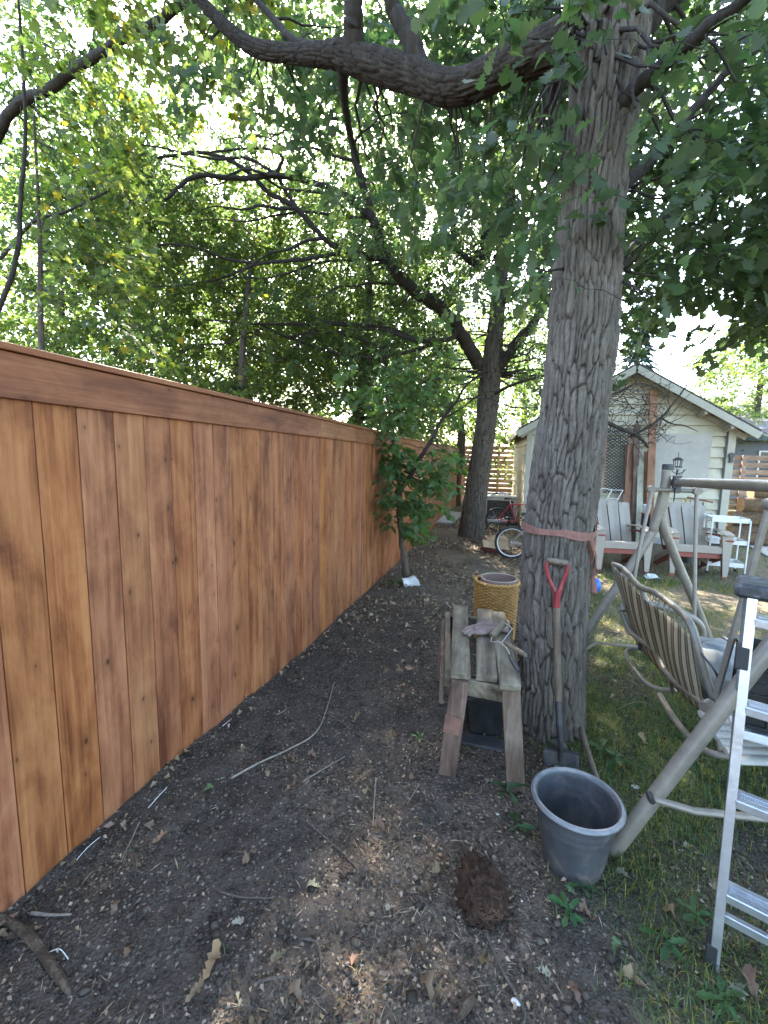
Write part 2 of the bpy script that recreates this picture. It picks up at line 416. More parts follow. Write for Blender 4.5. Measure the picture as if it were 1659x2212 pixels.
n1 = m.noise(v, 5, 6, .65); n2 = m.noise(v, 60, 4, .7); cr = m.voro(v, 95)
crumb = m.n('ShaderNodeTexVoronoi'); m.l(v, crumb.inputs['Vector']); crumb.inputs['Scale'].default_value = 120
crs = m.n('ShaderNodeSeparateColor'); m.l(crumb.outputs['Color'], crs.inputs[0])
soil = m.ramp(n1, [(.3, (.045, .036, .029)), (.55, (.084, .068, .055)), (.75, (.140, .114, .090))])
soil = m.mix(m.ramp(crs.outputs[0], [(.55, 0.0), (.9, .55)]), soil, (.098, .082, .070))
soil = m.mix(m.ramp(crs.outputs[1], [(.955, 0.0), (.965, .8)]), soil, (.32, .27, .20))
lit = m.ramp(m.noise(v, 42, 5, .75, .8), [(.32, (.045, .034, .026)), (.5, (.115, .085, .062)), (.62, (.21, .165, .12)), (.76, (.42, .35, .27))])
gr = m.ramp(m.noise(v, 30, 5, .7), [(.3, (.042, .048, .022)), (.55, (.080, .098, .038)), (.75, (.17, .165, .08))])
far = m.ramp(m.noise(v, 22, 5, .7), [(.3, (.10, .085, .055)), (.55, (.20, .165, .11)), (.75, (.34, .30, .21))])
c = m.mix(m.math('MULTIPLY', sep.outputs[1], .75), soil, lit)
c = m.mix(m.math('MULTIPLY', sep.outputs[0], .85), c, gr)
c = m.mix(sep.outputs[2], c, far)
h = m.math('ADD', m.math('MULTIPLY', n2, .7), m.math('MULTIPLY', cr, .8))
m.bsdf(c, .95, m.bump(h, .9, .012), spec=.15)
M['ground'] = m.m
go = np_mesh('ground', V, F, M['ground'], smooth=True); tag(go, 'dark bare soil and patchy grass yard', kind='structure')
ca = go.data.color_attributes.new('zone', 'FLOAT_COLOR', 'POINT')
pale_ground = np.clip(sstep(3.3, 4.6, Y) * sstep(.7, 1.6, X) * (1 - sstep(9, 12, Y)) * .85 + .55 * sstep(3.0, 6.5, Y) * sstep(-.2, .5, .3 + fbm(X * 1.6, Y * 1.6, 12.0, 3)), 0, .9)  # dry pale dirt; far path also painted brighter against the canopy's shade
zc = np.stack([grass_w(X, Y), litter_w(X, Y), pale_ground, np.ones_like(X)], -1).reshape(-1, 4).astype(np.float32)
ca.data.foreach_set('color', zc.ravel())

# ================================================================== FENCE
FA = (-1.581, .99); FROT = -math.atan(.03125)
fence = thing('wooden_fence', 'long new privacy fence of stained reddish brown cedar boards with a top rail and cap', 'fence', (FA[0], FA[1], 0), FROT)
def ftop(s): return 1.955 - .0115 * min(max(s, 0), 6.0)
BW = .1635
def fence_board(s, w, z0, z1, j):
    b = MB(); t = .019; g = .0018; c = .003
    prof = [(-t, -w / 2 + g), (-t + .006, -w / 2 + g), (-t + .006, -w / 2 - .006), (-t + .010, -w / 2 - .006), (-t + .010, -w / 2 + g), (-c, -w / 2 + g), (0, -w / 2 + g + c),
            (0, w / 2 - g - c), (-c, w / 2 - g), (-t, w / 2 - g)]
    n = len(prof); vs = [(x, y, z0) for x, y in prof] + [(x, y, z1) for x, y in prof]
    fs = [(i, (i + 1) % n, n + (i + 1) % n, n + i) for i in range(n)] + [tuple(range(n))[::-1], tuple(range(n, 2 * n))]
    b.add(vs, fs)
    o = b.obj('board', M['fence'], fence); o.location = (random.uniform(-.0015, .0025), s, 0); o.rotation_euler = (random.uniform(-.0012, .0012), 0, random.uniform(-.012, .012))
    return o
s = .246 + BW / 2 - BW * 14; k = 0
while s < 16.6:
    gap = .012 if (k > 0 and abs(s - 2.68) < BW / 2) else 0
    w = BW
    fence_board(s, w - .001, -.14, ftop(s) - .03, k); k += 1
    s += BW
joints = [-2.2, .55 + .0, 2.68, 5.20, 7.6, 10.0, 12.4, 14.8, 16.7]
joints = [-2.2, 2.68, 5.21, 7.6, 10.0, 12.4, 14.8, 16.7]
for a, b_ in zip(joints[:-1], joints[1:]):
    mb = MB(); L = b_ - a - .003; mb.beam((.0115, 0, ftop(a) - .102), (.0115, L, ftop(b_) - .102), .019, .150, up=(0, 0, 1), bev=.002)
    mb.obj('top_rail', M['fence_rail'], fence, loc=(0, a, 0))
    mb = MB(); mb.beam((-.022, 0, ftop(a) - .0125), (-.022, L, ftop(b_) - .0125), .118, .024, up=(0, 0, 1), bev=.002)
    mb.obj('cap_board', M['fence_rail'], fence, loc=(0, a, 0))
for a in (joints[:-1]):
    mb = MB(); mb.box((-.07, 0, .85), (.089, .089, 2.0), bev=.004); mb.obj('post', M['fence'], fence, loc=(0, a + .05, 0))
for z in (.3, 1.0, 1.65):
    mb = MB(); mb.box((-.040, 7.2, z), (.038, 18.8, .089)); mb.obj('back_rail', M['fence_rail'], fence)

# ================================================================== TREES
def bark_trunk(name, pts, radii, seg, rows, mat, parent, amp=.016, fu=9.0, fz=1.7, seed=0.0, flare=None, twist=0.0):
    """densely modelled trunk with furrowed bark as real relief"""
    p = np.array([tuple(a) + (r,) for a, r in zip(pts, radii)], float)
    k = max(2, int(rows / (len(p) - 1))); q = crom(p, k); c, r = q[:, :3], q[:, 3]
    L = np.concatenate([[0], np.cumsum(np.linalg.norm(np.diff(c, axis=0), axis=1))])
    T = np.gradient(c, axis=0); T /= np.linalg.norm(T, axis=1)[:, None]
    up = np.array([0, 0, 1.]) if abs(T[0, 2]) < .9 else np.array([0, 1., 0])
    N = np.zeros_like(c); x = np.cross(T[0], up); N[0] = x / np.linalg.norm(x)
    for i in range(1, len(c)):
        x = N[i - 1] - T[i] * N[i - 1].dot(T[i]); N[i] = x / np.linalg.norm(x)
    B = np.cross(T, N); a = np.linspace(0, 2 * np.pi, seg, endpoint=False)
    rr = r[:, None] * np.ones(seg)[None]
    ca, sa = np.cos(a)[None], np.sin(a)[None]
    # broken plates: stretched cells round the trunk with deep narrow cracks between them
    rm = float(r.mean()); TH = np.broadcast_to(a[None], rr.shape); LZ = np.broadcast_to(L[:, None] + seed, rr.shape)
    px, py, pz = ca * rr, sa * rr, LZ
    def cells(cw, chh, sd, warp):
        nc = max(5, int(round(2 * np.pi * rm / cw)))
        uu = TH / (2 * np.pi) * nc + .55 * warp * perlin(px * 9 + sd, py * 9, pz * 4) + .55 * warp * perlin(px * 26 + sd, py * 26, pz * 6) + .5 * perlin(px * 2.5, py * 2.5 + sd, pz * 1.1)
        vv = LZ / chh + warp * 1.1 * perlin(px * 8 + 9, py * 8 + sd, pz * 7)
        iu, iv = np.floor(uu).astype(int), np.floor(vv).astype(int); f1 = np.full(uu.shape, 9.); f2 = f1.copy(); hid = np.zeros(uu.shape)
        for dv in (-1, 0, 1):
            for du in (-1, 0, 1):
                cu, cv_ = iu + du, iv + dv; q = _perm[(_perm[(cu % nc) & 255] + cv_ + int(sd)) & 255]
                jx = (q & 15) / 15.0 * .8 + .1; jy = ((q >> 4) & 15) / 15.0 * .9 + .05
                d2 = (np.abs(cu + jx - uu)**3 + np.abs((cv_ + jy - vv) * .8)**3)**(1 / 3)
                cl = d2 < f1; f2 = np.where(cl, f1, np.minimum(f2, d2)); hid = np.where(cl, q / 511.0, hid); f1 = np.where(cl, d2, f1)
        return f2 - f1, hid
    e1, h1 = cells(1.0 / fu, 1.0 / fz, 3.0, .62); e2, h2 = cells(.55 / fu, .45 / fz, 41.0, .5)
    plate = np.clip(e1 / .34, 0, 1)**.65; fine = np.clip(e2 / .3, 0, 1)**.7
    rough = fbm(px * 60, py * 60, pz * 26, 4)
    d = amp * (plate * (.60 + .40 * h1) * (.78 + .22 * fine) + .13 * rough) + .05 * r[:, None] * fbm(ca * 1.3 + 0 * LZ, sa * 1.3 + 0 * LZ, pz * 1.1, 3)
    ux, uy, uz = px * 30, py * 30, pz * 12
    if flare is not None:
        lob = .5 + .5 * perlin(ca * 2.1 + 3 + 0 * uz, sa * 2.1 + 0 * uz, 4.0)
        d = d + flare * np.exp(-L[:, None] / .16) * (.35 + lob)
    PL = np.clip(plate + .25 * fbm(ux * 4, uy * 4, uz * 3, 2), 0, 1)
    R = rr + d - amp * .8
    v = (c[:, None] + R[..., None] * (ca[..., None] * N[:, None] + sa[..., None] * B[:, None])).reshape(-1, 3)
    n = len(c); i, j = np.meshgrid(np.arange(n - 1), np.arange(seg), indexing='ij')
    F = np.stack([i * seg + j, i * seg + (j + 1) % seg, (i + 1) * seg + (j + 1) % seg, (i + 1) * seg + j], -1).reshape(-1, 4)
    o = np_mesh(name, v, F, mat, parent, smooth=True)
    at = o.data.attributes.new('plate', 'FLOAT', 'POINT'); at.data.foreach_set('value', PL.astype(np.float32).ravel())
    return o

# leaf templates: x along the leaf from its stalk, y across, z up; triangles
def leaf_tpl(stations, fold=.25, droop=.15, stalk=.12):
    """stations: (x, half width) with the first and last at width 0"""
    xs = np.array([a for a, _ in stations]); ws = np.array([b for _, b in stations]); n = len(xs)
    zc = -droop * xs**2
    vs = [(x, 0, z) for x, z in zip(xs, zc)]; fs = []
    li = {}; ri = {}
    for i in range(1, n - 1):
        li[i] = len(vs); vs.append((xs[i] + .06 * ws[i], ws[i], zc[i] + fold * ws[i]))
        ri[i] = len(vs); vs.append((xs[i] + .06 * ws[i], -ws[i], zc[i] + fold * ws[i]))
    for d, s in ((li, 1), (ri, -1)):
        fs.append((0, 1, d[1]) if s < 0 else (0, d[1], 1))
        for i in range(1, n - 2):
            a, b, c_, e = i, i + 1, d[i + 1], d[i]
            fs += [(a, b, c_), (a, c_, e)] if s < 0 else [(a, c_, b), (a, e, c_)]
        fs.append((n - 2, n - 1, d[n - 2]) if s < 0 else (n - 2, d[n - 2], n - 1))
    if stalk:
        o = len(vs); vs += [(-stalk, .006, .01), (-stalk, -.006, .01), (0.02, -.008, 0), (.02, .008, 0)]; fs += [(o, o + 1, o + 2), (o, o + 2, o + 3)]
    return np.array(vs, float), np.array(fs, int)
T_OAK = leaf_tpl([(0, 0), (.10, .05), (.20, .17), (.28, .07), (.40, .25), (.49, .10), (.63, .37), (.73, .22), (.84, .30), (.93, .14), (1, 0)], .2, .18)
T_OAKS = leaf_tpl([(0, 0), (.2, .15), (.3, .07), (.58, .36), (.72, .2), (.88, .26), (1, 0)], .2, .15, 0)
T_OVAL = leaf_tpl([(0, 0), (.12, .15), (.32, .27), (.55, .28), (.8, .14), (1, 0)], .22, .22)
T_DIA = leaf_tpl([(0, 0), (.45, .27), (1, 0)], .25, .2, 0)
T_MAP = leaf_tpl([(0, 0), (.08, .22), (.22, .46), (.38, .22), (.56, .42), (.66, .16), (1, 0)], .12, .15, .25)

def place_leaves(tpl, pos, dirs, size, tilt=.5):
    """pos (n,3); dirs (n,3) leaf axis; size (n,) -> vertices, faces"""
    V0, F0 = tpl; n = len(pos)
    d = dirs / np.maximum(np.linalg.norm(dirs, axis=1), 1e-6)[:, None]
    up = np.array([0, 0, 1.])[None] + rng.normal(0, tilt, (n, 3))
    y = np.cross(up, d); y /= np.maximum(np.linalg.norm(y, axis=1), 1e-6)[:, None]; z = np.cross(d, y)
    s = size[:, None, None]
    curl = rng.uniform(.3, 1.7, n)[:, None]
    v = pos[:, None] + s * (V0[None, :, 0, None] * d[:, None] + V0[None, :, 1, None] * y[:, None] + (V0[None, :, 2] * curl)[..., None] * z[:, None])
    f = F0[None] + (np.arange(n) * len(V0))[:, None, None]
    return v.reshape(-1, 3), f.reshape(-1, 3)

def tubes3(paths, radii, seg=3):
    """many thin tubes at once: paths (n,k,3), radii (n,k)"""
    n, k, _ = paths.shape
    T = np.gradient(paths, axis=1); T /= np.maximum(np.linalg.norm(T, axis=2), 1e-9)[..., None]
    ref = np.zeros((n, 1, 3)); ref[..., 2] = 1; ref = ref + rng.normal(0, .3, (n, 1, 3))
    N = np.cross(T, ref); N /= np.maximum(np.linalg.norm(N, axis=2), 1e-6)[..., None]; B = np.cross(T, N)
    a = np.linspace(0, 2 * np.pi, seg, endpoint=False)
    v = paths[:, :, None] + radii[:, :, None, None] * (np.cos(a)[None, None, :, None] * N[:, :, None] + np.sin(a)[None, None, :, None] * B[:, :, None])
    i, j = np.meshgrid(np.arange(k - 1), np.arange(seg), indexing='ij')
    F = np.stack([i * seg + j, i * seg + (j + 1) % seg, (i + 1) * seg + (j + 1) % seg, (i + 1) * seg + j], -1).reshape(-1, 4)
    F = F[None] + (np.arange(n) * k * seg)[:, None, None]
    return v.reshape(-1, 3), F.reshape(-1, 4)

def grow(skel, skr, cl, rmax=.02, wob=.12, k=6, climb=.0):
    """connect cluster points to the skeleton, nearest first; gives thin branches"""
    d0 = np.full(len(cl), 1e9); 
    for a in range(0, len(skel), 400):
        d0 = np.minimum(d0, np.linalg.norm(cl[:, None] - skel[None, a:a + 400], axis=2).min(1))
    order = np.argsort(d0)
    nodes = np.zeros((len(skel) + len(cl) * 3, 3)); nr = np.zeros(len(nodes)); m = len(skel); nodes[:m] = skel; nr[:m] = skr
    paths = np.zeros((len(cl), k, 3)); rads = np.zeros((len(cl), k)); dirs = np.zeros((len(cl), 3))
    t = np.linspace(0, 1, k)[:, None]
    for q, i in enumerate(order):
        dd = nodes[:m] - cl[i]; dist = np.sqrt((dd * dd).sum(1)) - 6 * nr[:m]
        j = int(np.argmin(dist)); a = nodes[j]; b = cl[i]; L = np.linalg.norm(b - a) + 1e-6
        mid = (a + b) / 2 + rng.normal(0, wob * L, 3) + np.array([0, 0, climb * L])
        p = (1 - t)**2 * a + 2 * t * (1 - t) * mid + t * t * b
        p[1:-1] += rng.normal(0, .025 * L, (k - 2, 3))
        r0 = min(rmax, nr[j] * .62, .005 + .012 * L); r0 = max(r0, .0026)
        paths[i] = p; rads[i] = np.linspace(r0, max(.0016, r0 * .35), k); dirs[i] = (b - mid) / (np.linalg.norm(b - mid) + 1e-6)
        for f in (.45, .8, 1.0):
            kk = int(f * (k - 1)); nodes[m] = p[kk]; nr[m] = rads[i][kk]; m += 1
    return paths, rads, dirs

def clusters(pos, dirs, n, L, size, tpl, tilt=.5, drop=.25, outward=None, flat=.35, sz=(.7, 1.25)):
    """twigs with leaves at the given cluster points. returns leaves (v,f), twigs (v,f)"""
    m = len(pos)
    d = dirs + rng.normal(0, .55, (m, 3)); d[:, 2] *= flat
    if outward is not None: d += outward * .6
    d /= np.maximum(np.linalg.norm(d, axis=1), 1e-6)[:, None]
    LL = L * rng.uniform(.6, 1.3, m)
    t = np.linspace(0, 1, 5)
    paths = pos[:, None] + d[:, None] * (LL[:, None] * t[None])[..., None]
    paths[:, :, 2] -= drop * LL[:, None] * t[None]**2
    paths[:, 1:] += rng.normal(0, .02, (m, 4, 3)) * LL[:, None, None] * 2
    tw = tubes3(paths, np.linspace(.0024, .001, 5)[None] * np.ones((m, 1)))
    cnt = n; ci = np.repeat(np.arange(m), cnt); tt = rng.uniform(.1, 1.05, len(ci))
    base = pos[ci] + d[ci] * (LL[ci] * tt)[:, None]; base[:, 2] -= drop * LL[ci] * tt**2
    side = np.cross(d[ci], np.array([0, 0, 1.])); side *= rng.choice([-1, 1], len(ci))[:, None]
    ld = d[ci] * rng.uniform(.1, 1, len(ci))[:, None] + side * rng.uniform(.3, 1.1, len(ci))[:, None] + rng.normal(0, .25, (len(ci), 3)); ld[:, 2] -= rng.uniform(0, .7, len(ci))
    off = rng.normal(0, .10 * L, (len(ci), 3))
    sizes = size * rng.uniform(sz[0], sz[1], len(ci))
    return base + off, ld, sizes, tw

def join_quads_as(name, parts, mat, parent, kind=None, smooth=True):
    vs = []; fs = []; o = 0
    for v, f in parts: vs.append(v); fs.append(f + o); o += len(v)
    return np_mesh(name, np.vstack(vs), np.vstack(fs), mat, parent, smooth=smooth, kind=kind)

def sample_curve(pts, radii, step=.12):
    q = crom(np.array([tuple(a) + (r,) for a, r in zip(pts, radii)]), 10)
    return q[::2, :3], q[::2, 3]
def ell(c, r, n):
    """points in an ellipsoid, rather towards its shell"""
    d = rng.normal(size=(n, 3)); d /= np.linalg.norm(d, axis=1)[:, None]
    return np.array(c) + d * (rng.uniform(0, 1, n)**.45)[:, None] * np.array(r)
def boxp(lo, hi, n): return rng.uniform(lo, hi, (n, 3))

def sky_gaps(p):
    """openings in the crowns where the open sky shows between the trees"""
    x, y, w = proj(p)
    bad = (w > 0) & (((x > 1335) & (x < 1520) & (y > 655) & (y < 830)) | ((x > 1585) & (y > 150) & (y < 262) & (x < 1690))
                     | (((x - 1290) / 70)**2 + ((y - 700) / 130)**2 < 0)
                     )
    return ~bad
def below(p, line, lo=0):
    """True where a point stays above the open view under the crowns (line: list of x,y)"""
    x, y, w = proj(p); lx = [a for a, _ in line]; ly = [b for _, b in line]
    return (w <= 0) | (y < np.interp(x, lx, ly) + rng.normal(0, 14, len(x)))

def build_tree(root, limbs, pts, spec, leafmat, barkmat, twigmat=None, cross=None, singles=0, single_mat=None, name='crown'):
    """limbs: [(points, radii)]; pts: cluster points; spec: dict(n,L,size,tpl)"""
    sk = []; sr = []
    for lp, lr in limbs:
        a, b = sample_curve(lp, lr); sk.append(a); sr.append(b)
    sk = np.vstack(sk); sr = np.concatenate(sr)
    paths, rads, dirs = grow(sk, sr, pts, spec.get('rmax', .02))
    base, ld, sizes, tw = clusters(pts, dirs, spec['n'], spec['L'], spec['size'], spec['tpl'], sz=spec.get('sz', (.7, 1.25)), drop=spec.get('drop', .25))
    x, y, w = proj(base)
    if singles:
        px = sizes * FP / np.maximum(w, .05)
        inv = (w > .25) & (x > -20) & (x < 1680) & (y > -20) & (y < 2212)
        score = np.where(inv, px, -1); idx = np.argsort(-score)[:singles]; idx = idx[score[idx] > 0]
        me = bpy.data.meshes.new('leaf'); me.from_pydata(spec['tpl'][0].tolist(), [], spec['tpl'][1].tolist()); me.materials.append(single_mat)
        me.polygons.foreach_set('use_smooth', [True] * len(me.polygons))
        for i in idx:
            d = Vector(ld[i]).normalized(); upv = Vector(rng.normal(0, .45, 3)) + Vector((0, 0, 1)); yy = upv.cross(d).normalized(); zz = d.cross(yy)
            o = bpy.data.objects.new('leaf', me); COL.objects.link(o); o.parent = root
            o.matrix_local = root.matrix_world.inverted() @ Matrix.Translation(base[i].tolist()) @ Matrix((d, yy, zz)).transposed().to_4x4() @ Matrix.Scale(float(sizes[i]), 4)
        keep = np.ones(len(base), bool); keep[idx] = False
        base, ld, sizes = base[keep], ld[keep], sizes[keep]
    off = np.array(root.location)
    lv, lf = place_leaves(spec['tpl'], base, ld, sizes, spec.get('tilt', .5))
    np_mesh(name, lv - off, lf, leafmat, root, kind='stuff')
    bv, bf = tubes3(paths, rads, 5)
    join_quads_as('twigs', [(bv - off, bf), (tw[0] - off, tw[1])], twigmat or barkmat, root, kind='stuff')
def limb_obj(root, pts, radii, mat, name='limb', seg=10, k=8, rough=.08):
    pts = [Vector(p) - Vector(root.location) for p in pts]
    p = crom(np.array([tuple(a) + (r,) for a, r in zip(pts, radii)]), k)
    p[1:-1, :3] += rng.normal(0, .12, (len(p) - 2, 3)) * p[1:-1, 3:4]
    v, f = tube_arr([tuple(a) for a in p[:, :3]], p[:, 3], seg, True)
    n = fbm(v[:, 0] * 14, v[:, 1] * 14, v[:, 2] * 9, 3)
    c = np.repeat(p[:, :3], seg, 0); v = c + (v - c) * (1 + rough * n)[:, None]
    mb = MB(); mb.add(v, f); return mb.obj(name, mat, root, smooth='auto')
bpy.context.view_layer.update()

# ---- the near oak
OB = Vector((.40, 2.62, 0))
oak = thing('oak_tree', 'big near oak with deeply furrowed grey bark, a red strap tied round its trunk', 'tree', OB)
def rel(ps, o): return [Vector(p) - Vector(o) for p in ps]
tr_pts = [(.405, 2.64, -.12), (.400, 2.64, .15), (.385, 2.64, .60), (.375, 2.64, 1.10), (.395, 2.64, 1.55), (.415, 2.64, 2.0), (.425, 2.64, 2.35), (.43, 2.64, 3.0), (.455, 2.65, 3.6), (.47, 2.66, 4.4)]
tr_r = [.188, .184, .186, .188, .185, .182, .178, .158, .175, .15]
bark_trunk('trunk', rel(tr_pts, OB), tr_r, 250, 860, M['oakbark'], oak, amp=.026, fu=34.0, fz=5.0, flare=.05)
limbs_oak = []
def limb(root, px, r, mat, store, seg=12, name='limb', rough=.1, big=False, k=8):
    """px: list of (x, y, depth Y) read off the photograph, or of Vectors"""
    pts = [P(*a) if not isinstance(a, Vector) else a for a in px]
    store.append(([tuple(p) for p in pts], r))
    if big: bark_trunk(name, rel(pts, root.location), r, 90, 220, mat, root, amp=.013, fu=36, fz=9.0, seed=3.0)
    else: limb_obj(root, pts, r, mat, name, seg, rough=rough, k=k)
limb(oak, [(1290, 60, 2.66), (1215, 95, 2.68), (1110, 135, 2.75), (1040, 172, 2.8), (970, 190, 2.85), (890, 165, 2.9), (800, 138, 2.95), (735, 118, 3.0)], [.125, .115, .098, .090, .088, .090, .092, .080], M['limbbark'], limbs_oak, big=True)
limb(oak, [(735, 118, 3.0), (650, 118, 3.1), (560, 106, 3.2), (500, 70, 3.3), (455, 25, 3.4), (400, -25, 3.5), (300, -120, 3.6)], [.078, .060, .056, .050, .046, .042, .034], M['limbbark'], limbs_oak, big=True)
limb(oak, [(770, 125, 2.98), (762, 60, 2.9), (765, -10, 2.85), (775, -120, 2.8)], [.075, .06, .052, .04], M['darkbark'], limbs_oak)
limb(oak, [(905, 160, 2.92), (885, 85, 2.9), (850, 20, 2.9), (835, -60, 2.9)], [.07, .055, .045, .035], M['darkbark'], limbs_oak)
limb(oak, [(740, 110, 3.05), (640, 90, 3.2), (590, 40, 3.4), (520, -40, 3.6)], [.03, .027, .024, .018], M['darkbark'], limbs_oak)
limb(oak, [(740, 135, 3.0), (745, 220, 3.3), (760, 300, 3.7), (775, 350, 4.2)], [.04, .028, .02, .012], M['darkbark'], limbs_oak)
limb(oak, [(1300, 300, 2.62), (1350, 215, 2.5), (1420, 150, 2.4), (1490, 90, 2.3), (1580, 20, 2.2), (1680, -60, 2.1)], [.04, .035, .03, .028, .024, .018], M['darkbark'], limbs_oak)
limb(oak, [(1340, 60, 2.7), (1400, 20, 2.9), (1500, -60, 3.2), (1640, -160, 3.6)], [.10, .09, .07, .05], M['darkbark'], limbs_oak)
limb(oak, [(1330, 420, 2.7), (1420, 330, 3.0), (1500, 235, 3.3), (1600, 130, 3.6), (1720, 60, 3.9)], [.035, .03, .026, .022, .016], M['darkbark'], limbs_oak)
limb(oak, [(1320, 600, 2.7), (1400, 500, 3.1), (1500, 430, 3.5), (1600, 400, 3.9), (1720, 390, 4.3)], [.03, .026, .022, .018, .014], M['darkbark'], limbs_oak)
limb(oak, [Vector((.45, 2.66, 4.1)), Vector((.3, 1.6, 4.9)), Vector((.1, .2, 5.6)), Vector((-.2, -1.4, 6.1))], [.12, .1, .08, .05], M['darkbark'], limbs_oak)
limb(oak, [Vector((.45, 2.66, 4.2)), Vector((1.6, 2.2, 5.1)), Vector((3.0, 1.6, 5.8)), Vector((4.4, 1.4, 6.2))], [.1, .09, .07, .05], M['darkbark'], limbs_oak)
limb(oak, [Vector((.47, 2.66, 4.2)), Vector((.7, 3.3, 5.6)), Vector((1.2, 4.3, 7.0)), Vector((1.6, 5.0, 8.2))], [.14, .12, .09, .05], M['darkbark'], limbs_oak)
limb(oak, [Vector((.47, 2.66, 4.3)), Vector((-.3, 2.9, 5.8)), Vector((-1.1, 3.2, 7.2)), Vector((-1.6, 3.3, 8.3))], [.13, .1, .08, .05], M['darkbark'], limbs_oak)
# leafless lower branches
limb(oak, [(1296, 905, 2.85), (1340, 925, 3.0), (1380, 945, 3.15), (1400, 966, 3.2)], [.014, .012, .011, .008], M['darkbark'], limbs_oak[:0] if False else [], name='dead_branch', seg=8)
limb(oak, [(1362, 943, 3.10), (1395, 925, 3.2), (1430, 900, 3.3), (1455, 870, 3.4), (1476, 843, 3.5), (1500, 800, 3.6)], [.010, .009, .008, .006, .005, .002], M['darkbark'], [], name='dead_branch', seg=7)
limb(oak, [(1428, 903, 3.3), (1450, 915, 3.35), (1480, 920, 3.4), (1507, 932, 3.5)], [.006, .005, .004, .002], M['darkbark'], [], name='dead_branch', seg=6)
limb(oak, [(1305, 858, 2.85), (1340, 845, 3.0), (1375, 829, 3.1), (1410, 835, 3.2), (1448, 858, 3.3)], [.008, .007, .006, .004, .002], M['darkbark'], [], name='dead_branch', seg=6)
limb(oak, [(1372, 831, 3.1), (1376, 806, 3.1), (1373, 772, 3.1)], [.004, .003, .001], M['darkbark'], [], name='dead_branch', seg=6)
# fine dead twigs in front of the garage gable
nd = 150
a0 = np.array([tuple(P(rng.uniform(1300, 1450), rng.uniform(835, 960), rng.uniform(2.9, 3.4))) for _ in range(nd)])
dd_ = rng.normal(size=(nd, 3)); dd_[:, 2] *= .8; dd_ /= np.linalg.norm(dd_, axis=1)[:, None]
tt_ = np.linspace(0, 1, 6)[None, :, None]
bend = rng.normal(0, .06, (nd, 1, 3))
paths = a0[:, None] + dd_[:, None] * tt_ * rng.uniform(.08, .30, (nd, 1, 1)) + bend * tt_ * (1 - tt_) * 4 * .5
tv, tf = tubes3(paths, np.linspace(.0022, .0008, 6)[None] * np.ones((nd, 1)), 4)
np_mesh('dead_twigs', tv - np.array(OB), tf, M['darkbark'], oak, smooth=True, kind='stuff')

LINE_OAK = [(-100, 600), (400, 640), (700, 600), (1000, 640), (1120, 680), (1160, 560), (1290, 520), (1330, 640), (1420, 640), (1500, 640), (1659, 700), (2200, 800)]
pts = np.vstack([
    ell((.3, 4.6, 5.2), (2.8, 1.6, 1.2), 420),
    ell((2.0, 3.9, 3.5), (1.5, 1.2, 1.0), 420),
    ell((2.8, 4.5, 2.9), (1.3, 1.0, .8), 230),
    ell((.2, -.8, 5.8), (3.2, 2.2, 1.0), 170),  # unseen crown over and behind the camera, added to cut the sky light
    ell((3.4, 1.2, 5.2), (2.0, 2.2, 1.2), 140),
    ell((.4, 4.6, 7.0), (3.8, 3.0, 1.8), 420)])
pts = pts[below(pts, LINE_OAK) & sky_gaps(pts)]
x_, y_, w_ = proj(pts)
front = (w_ > 0) & (w_ < 3.3) & (x_ > 330) & (x_ < 1480) & (y_ < 820)
pts = pts[~((w_ < 1.2) & (w_ > -1.0) & (pts[:, 2] < 3.4)) & ~(front & (rng.random(len(pts)) < .93))]
# sprays hanging near the trunk and in front of it
near = [(1180, 60, 2.2, 4), (1270, 20, 2.1, 4), (1330, 110, 2.1, 3), (1180, 190, 2.3, 3), (1120, 330, 2.6, 4), (1190, 400, 2.4, 3), (1080, 420, 2.9, 4), (1370, 250, 2.3, 3), (1400, 430, 2.5, 5), (1390, 560, 2.7, 3), (1130, 500, 2.9, 2), (1000, 330, 3.2, 5), (860, 300, 3.3, 5),
        (780, 420, 3.6, 4), (650, 260, 3.4, 4), (560, 180, 3.3, 4), (450, 90, 3.3, 4), (700, 60, 3.2, 3), (1480, 380, 2.7, 6), (1560, 330, 2.8, 5), (1600, 480, 2.9, 6), (1500, 540, 3.1, 5), (1440, 100, 2.4, 4), (1560, 90, 2.4, 5), (1230, 620, 2.35, 1), (1150, 610, 2.7, 2)]
nn = []
for x, y, Yd, n in near:
    for _ in range(n): nn.append(tuple(P(x + rng.normal(0, 38), y + rng.normal(0, 38), Yd + rng.normal(0, .12))))
pts = np.vstack([pts, np.array(nn)])
build_tree(oak, limbs_oak, pts, dict(n=16, L=.42, size=.112, tpl=T_OAK, rmax=.016), M['oakleaf'], M['darkbark'], singles=300, single_mat=M['oakleaf1'])

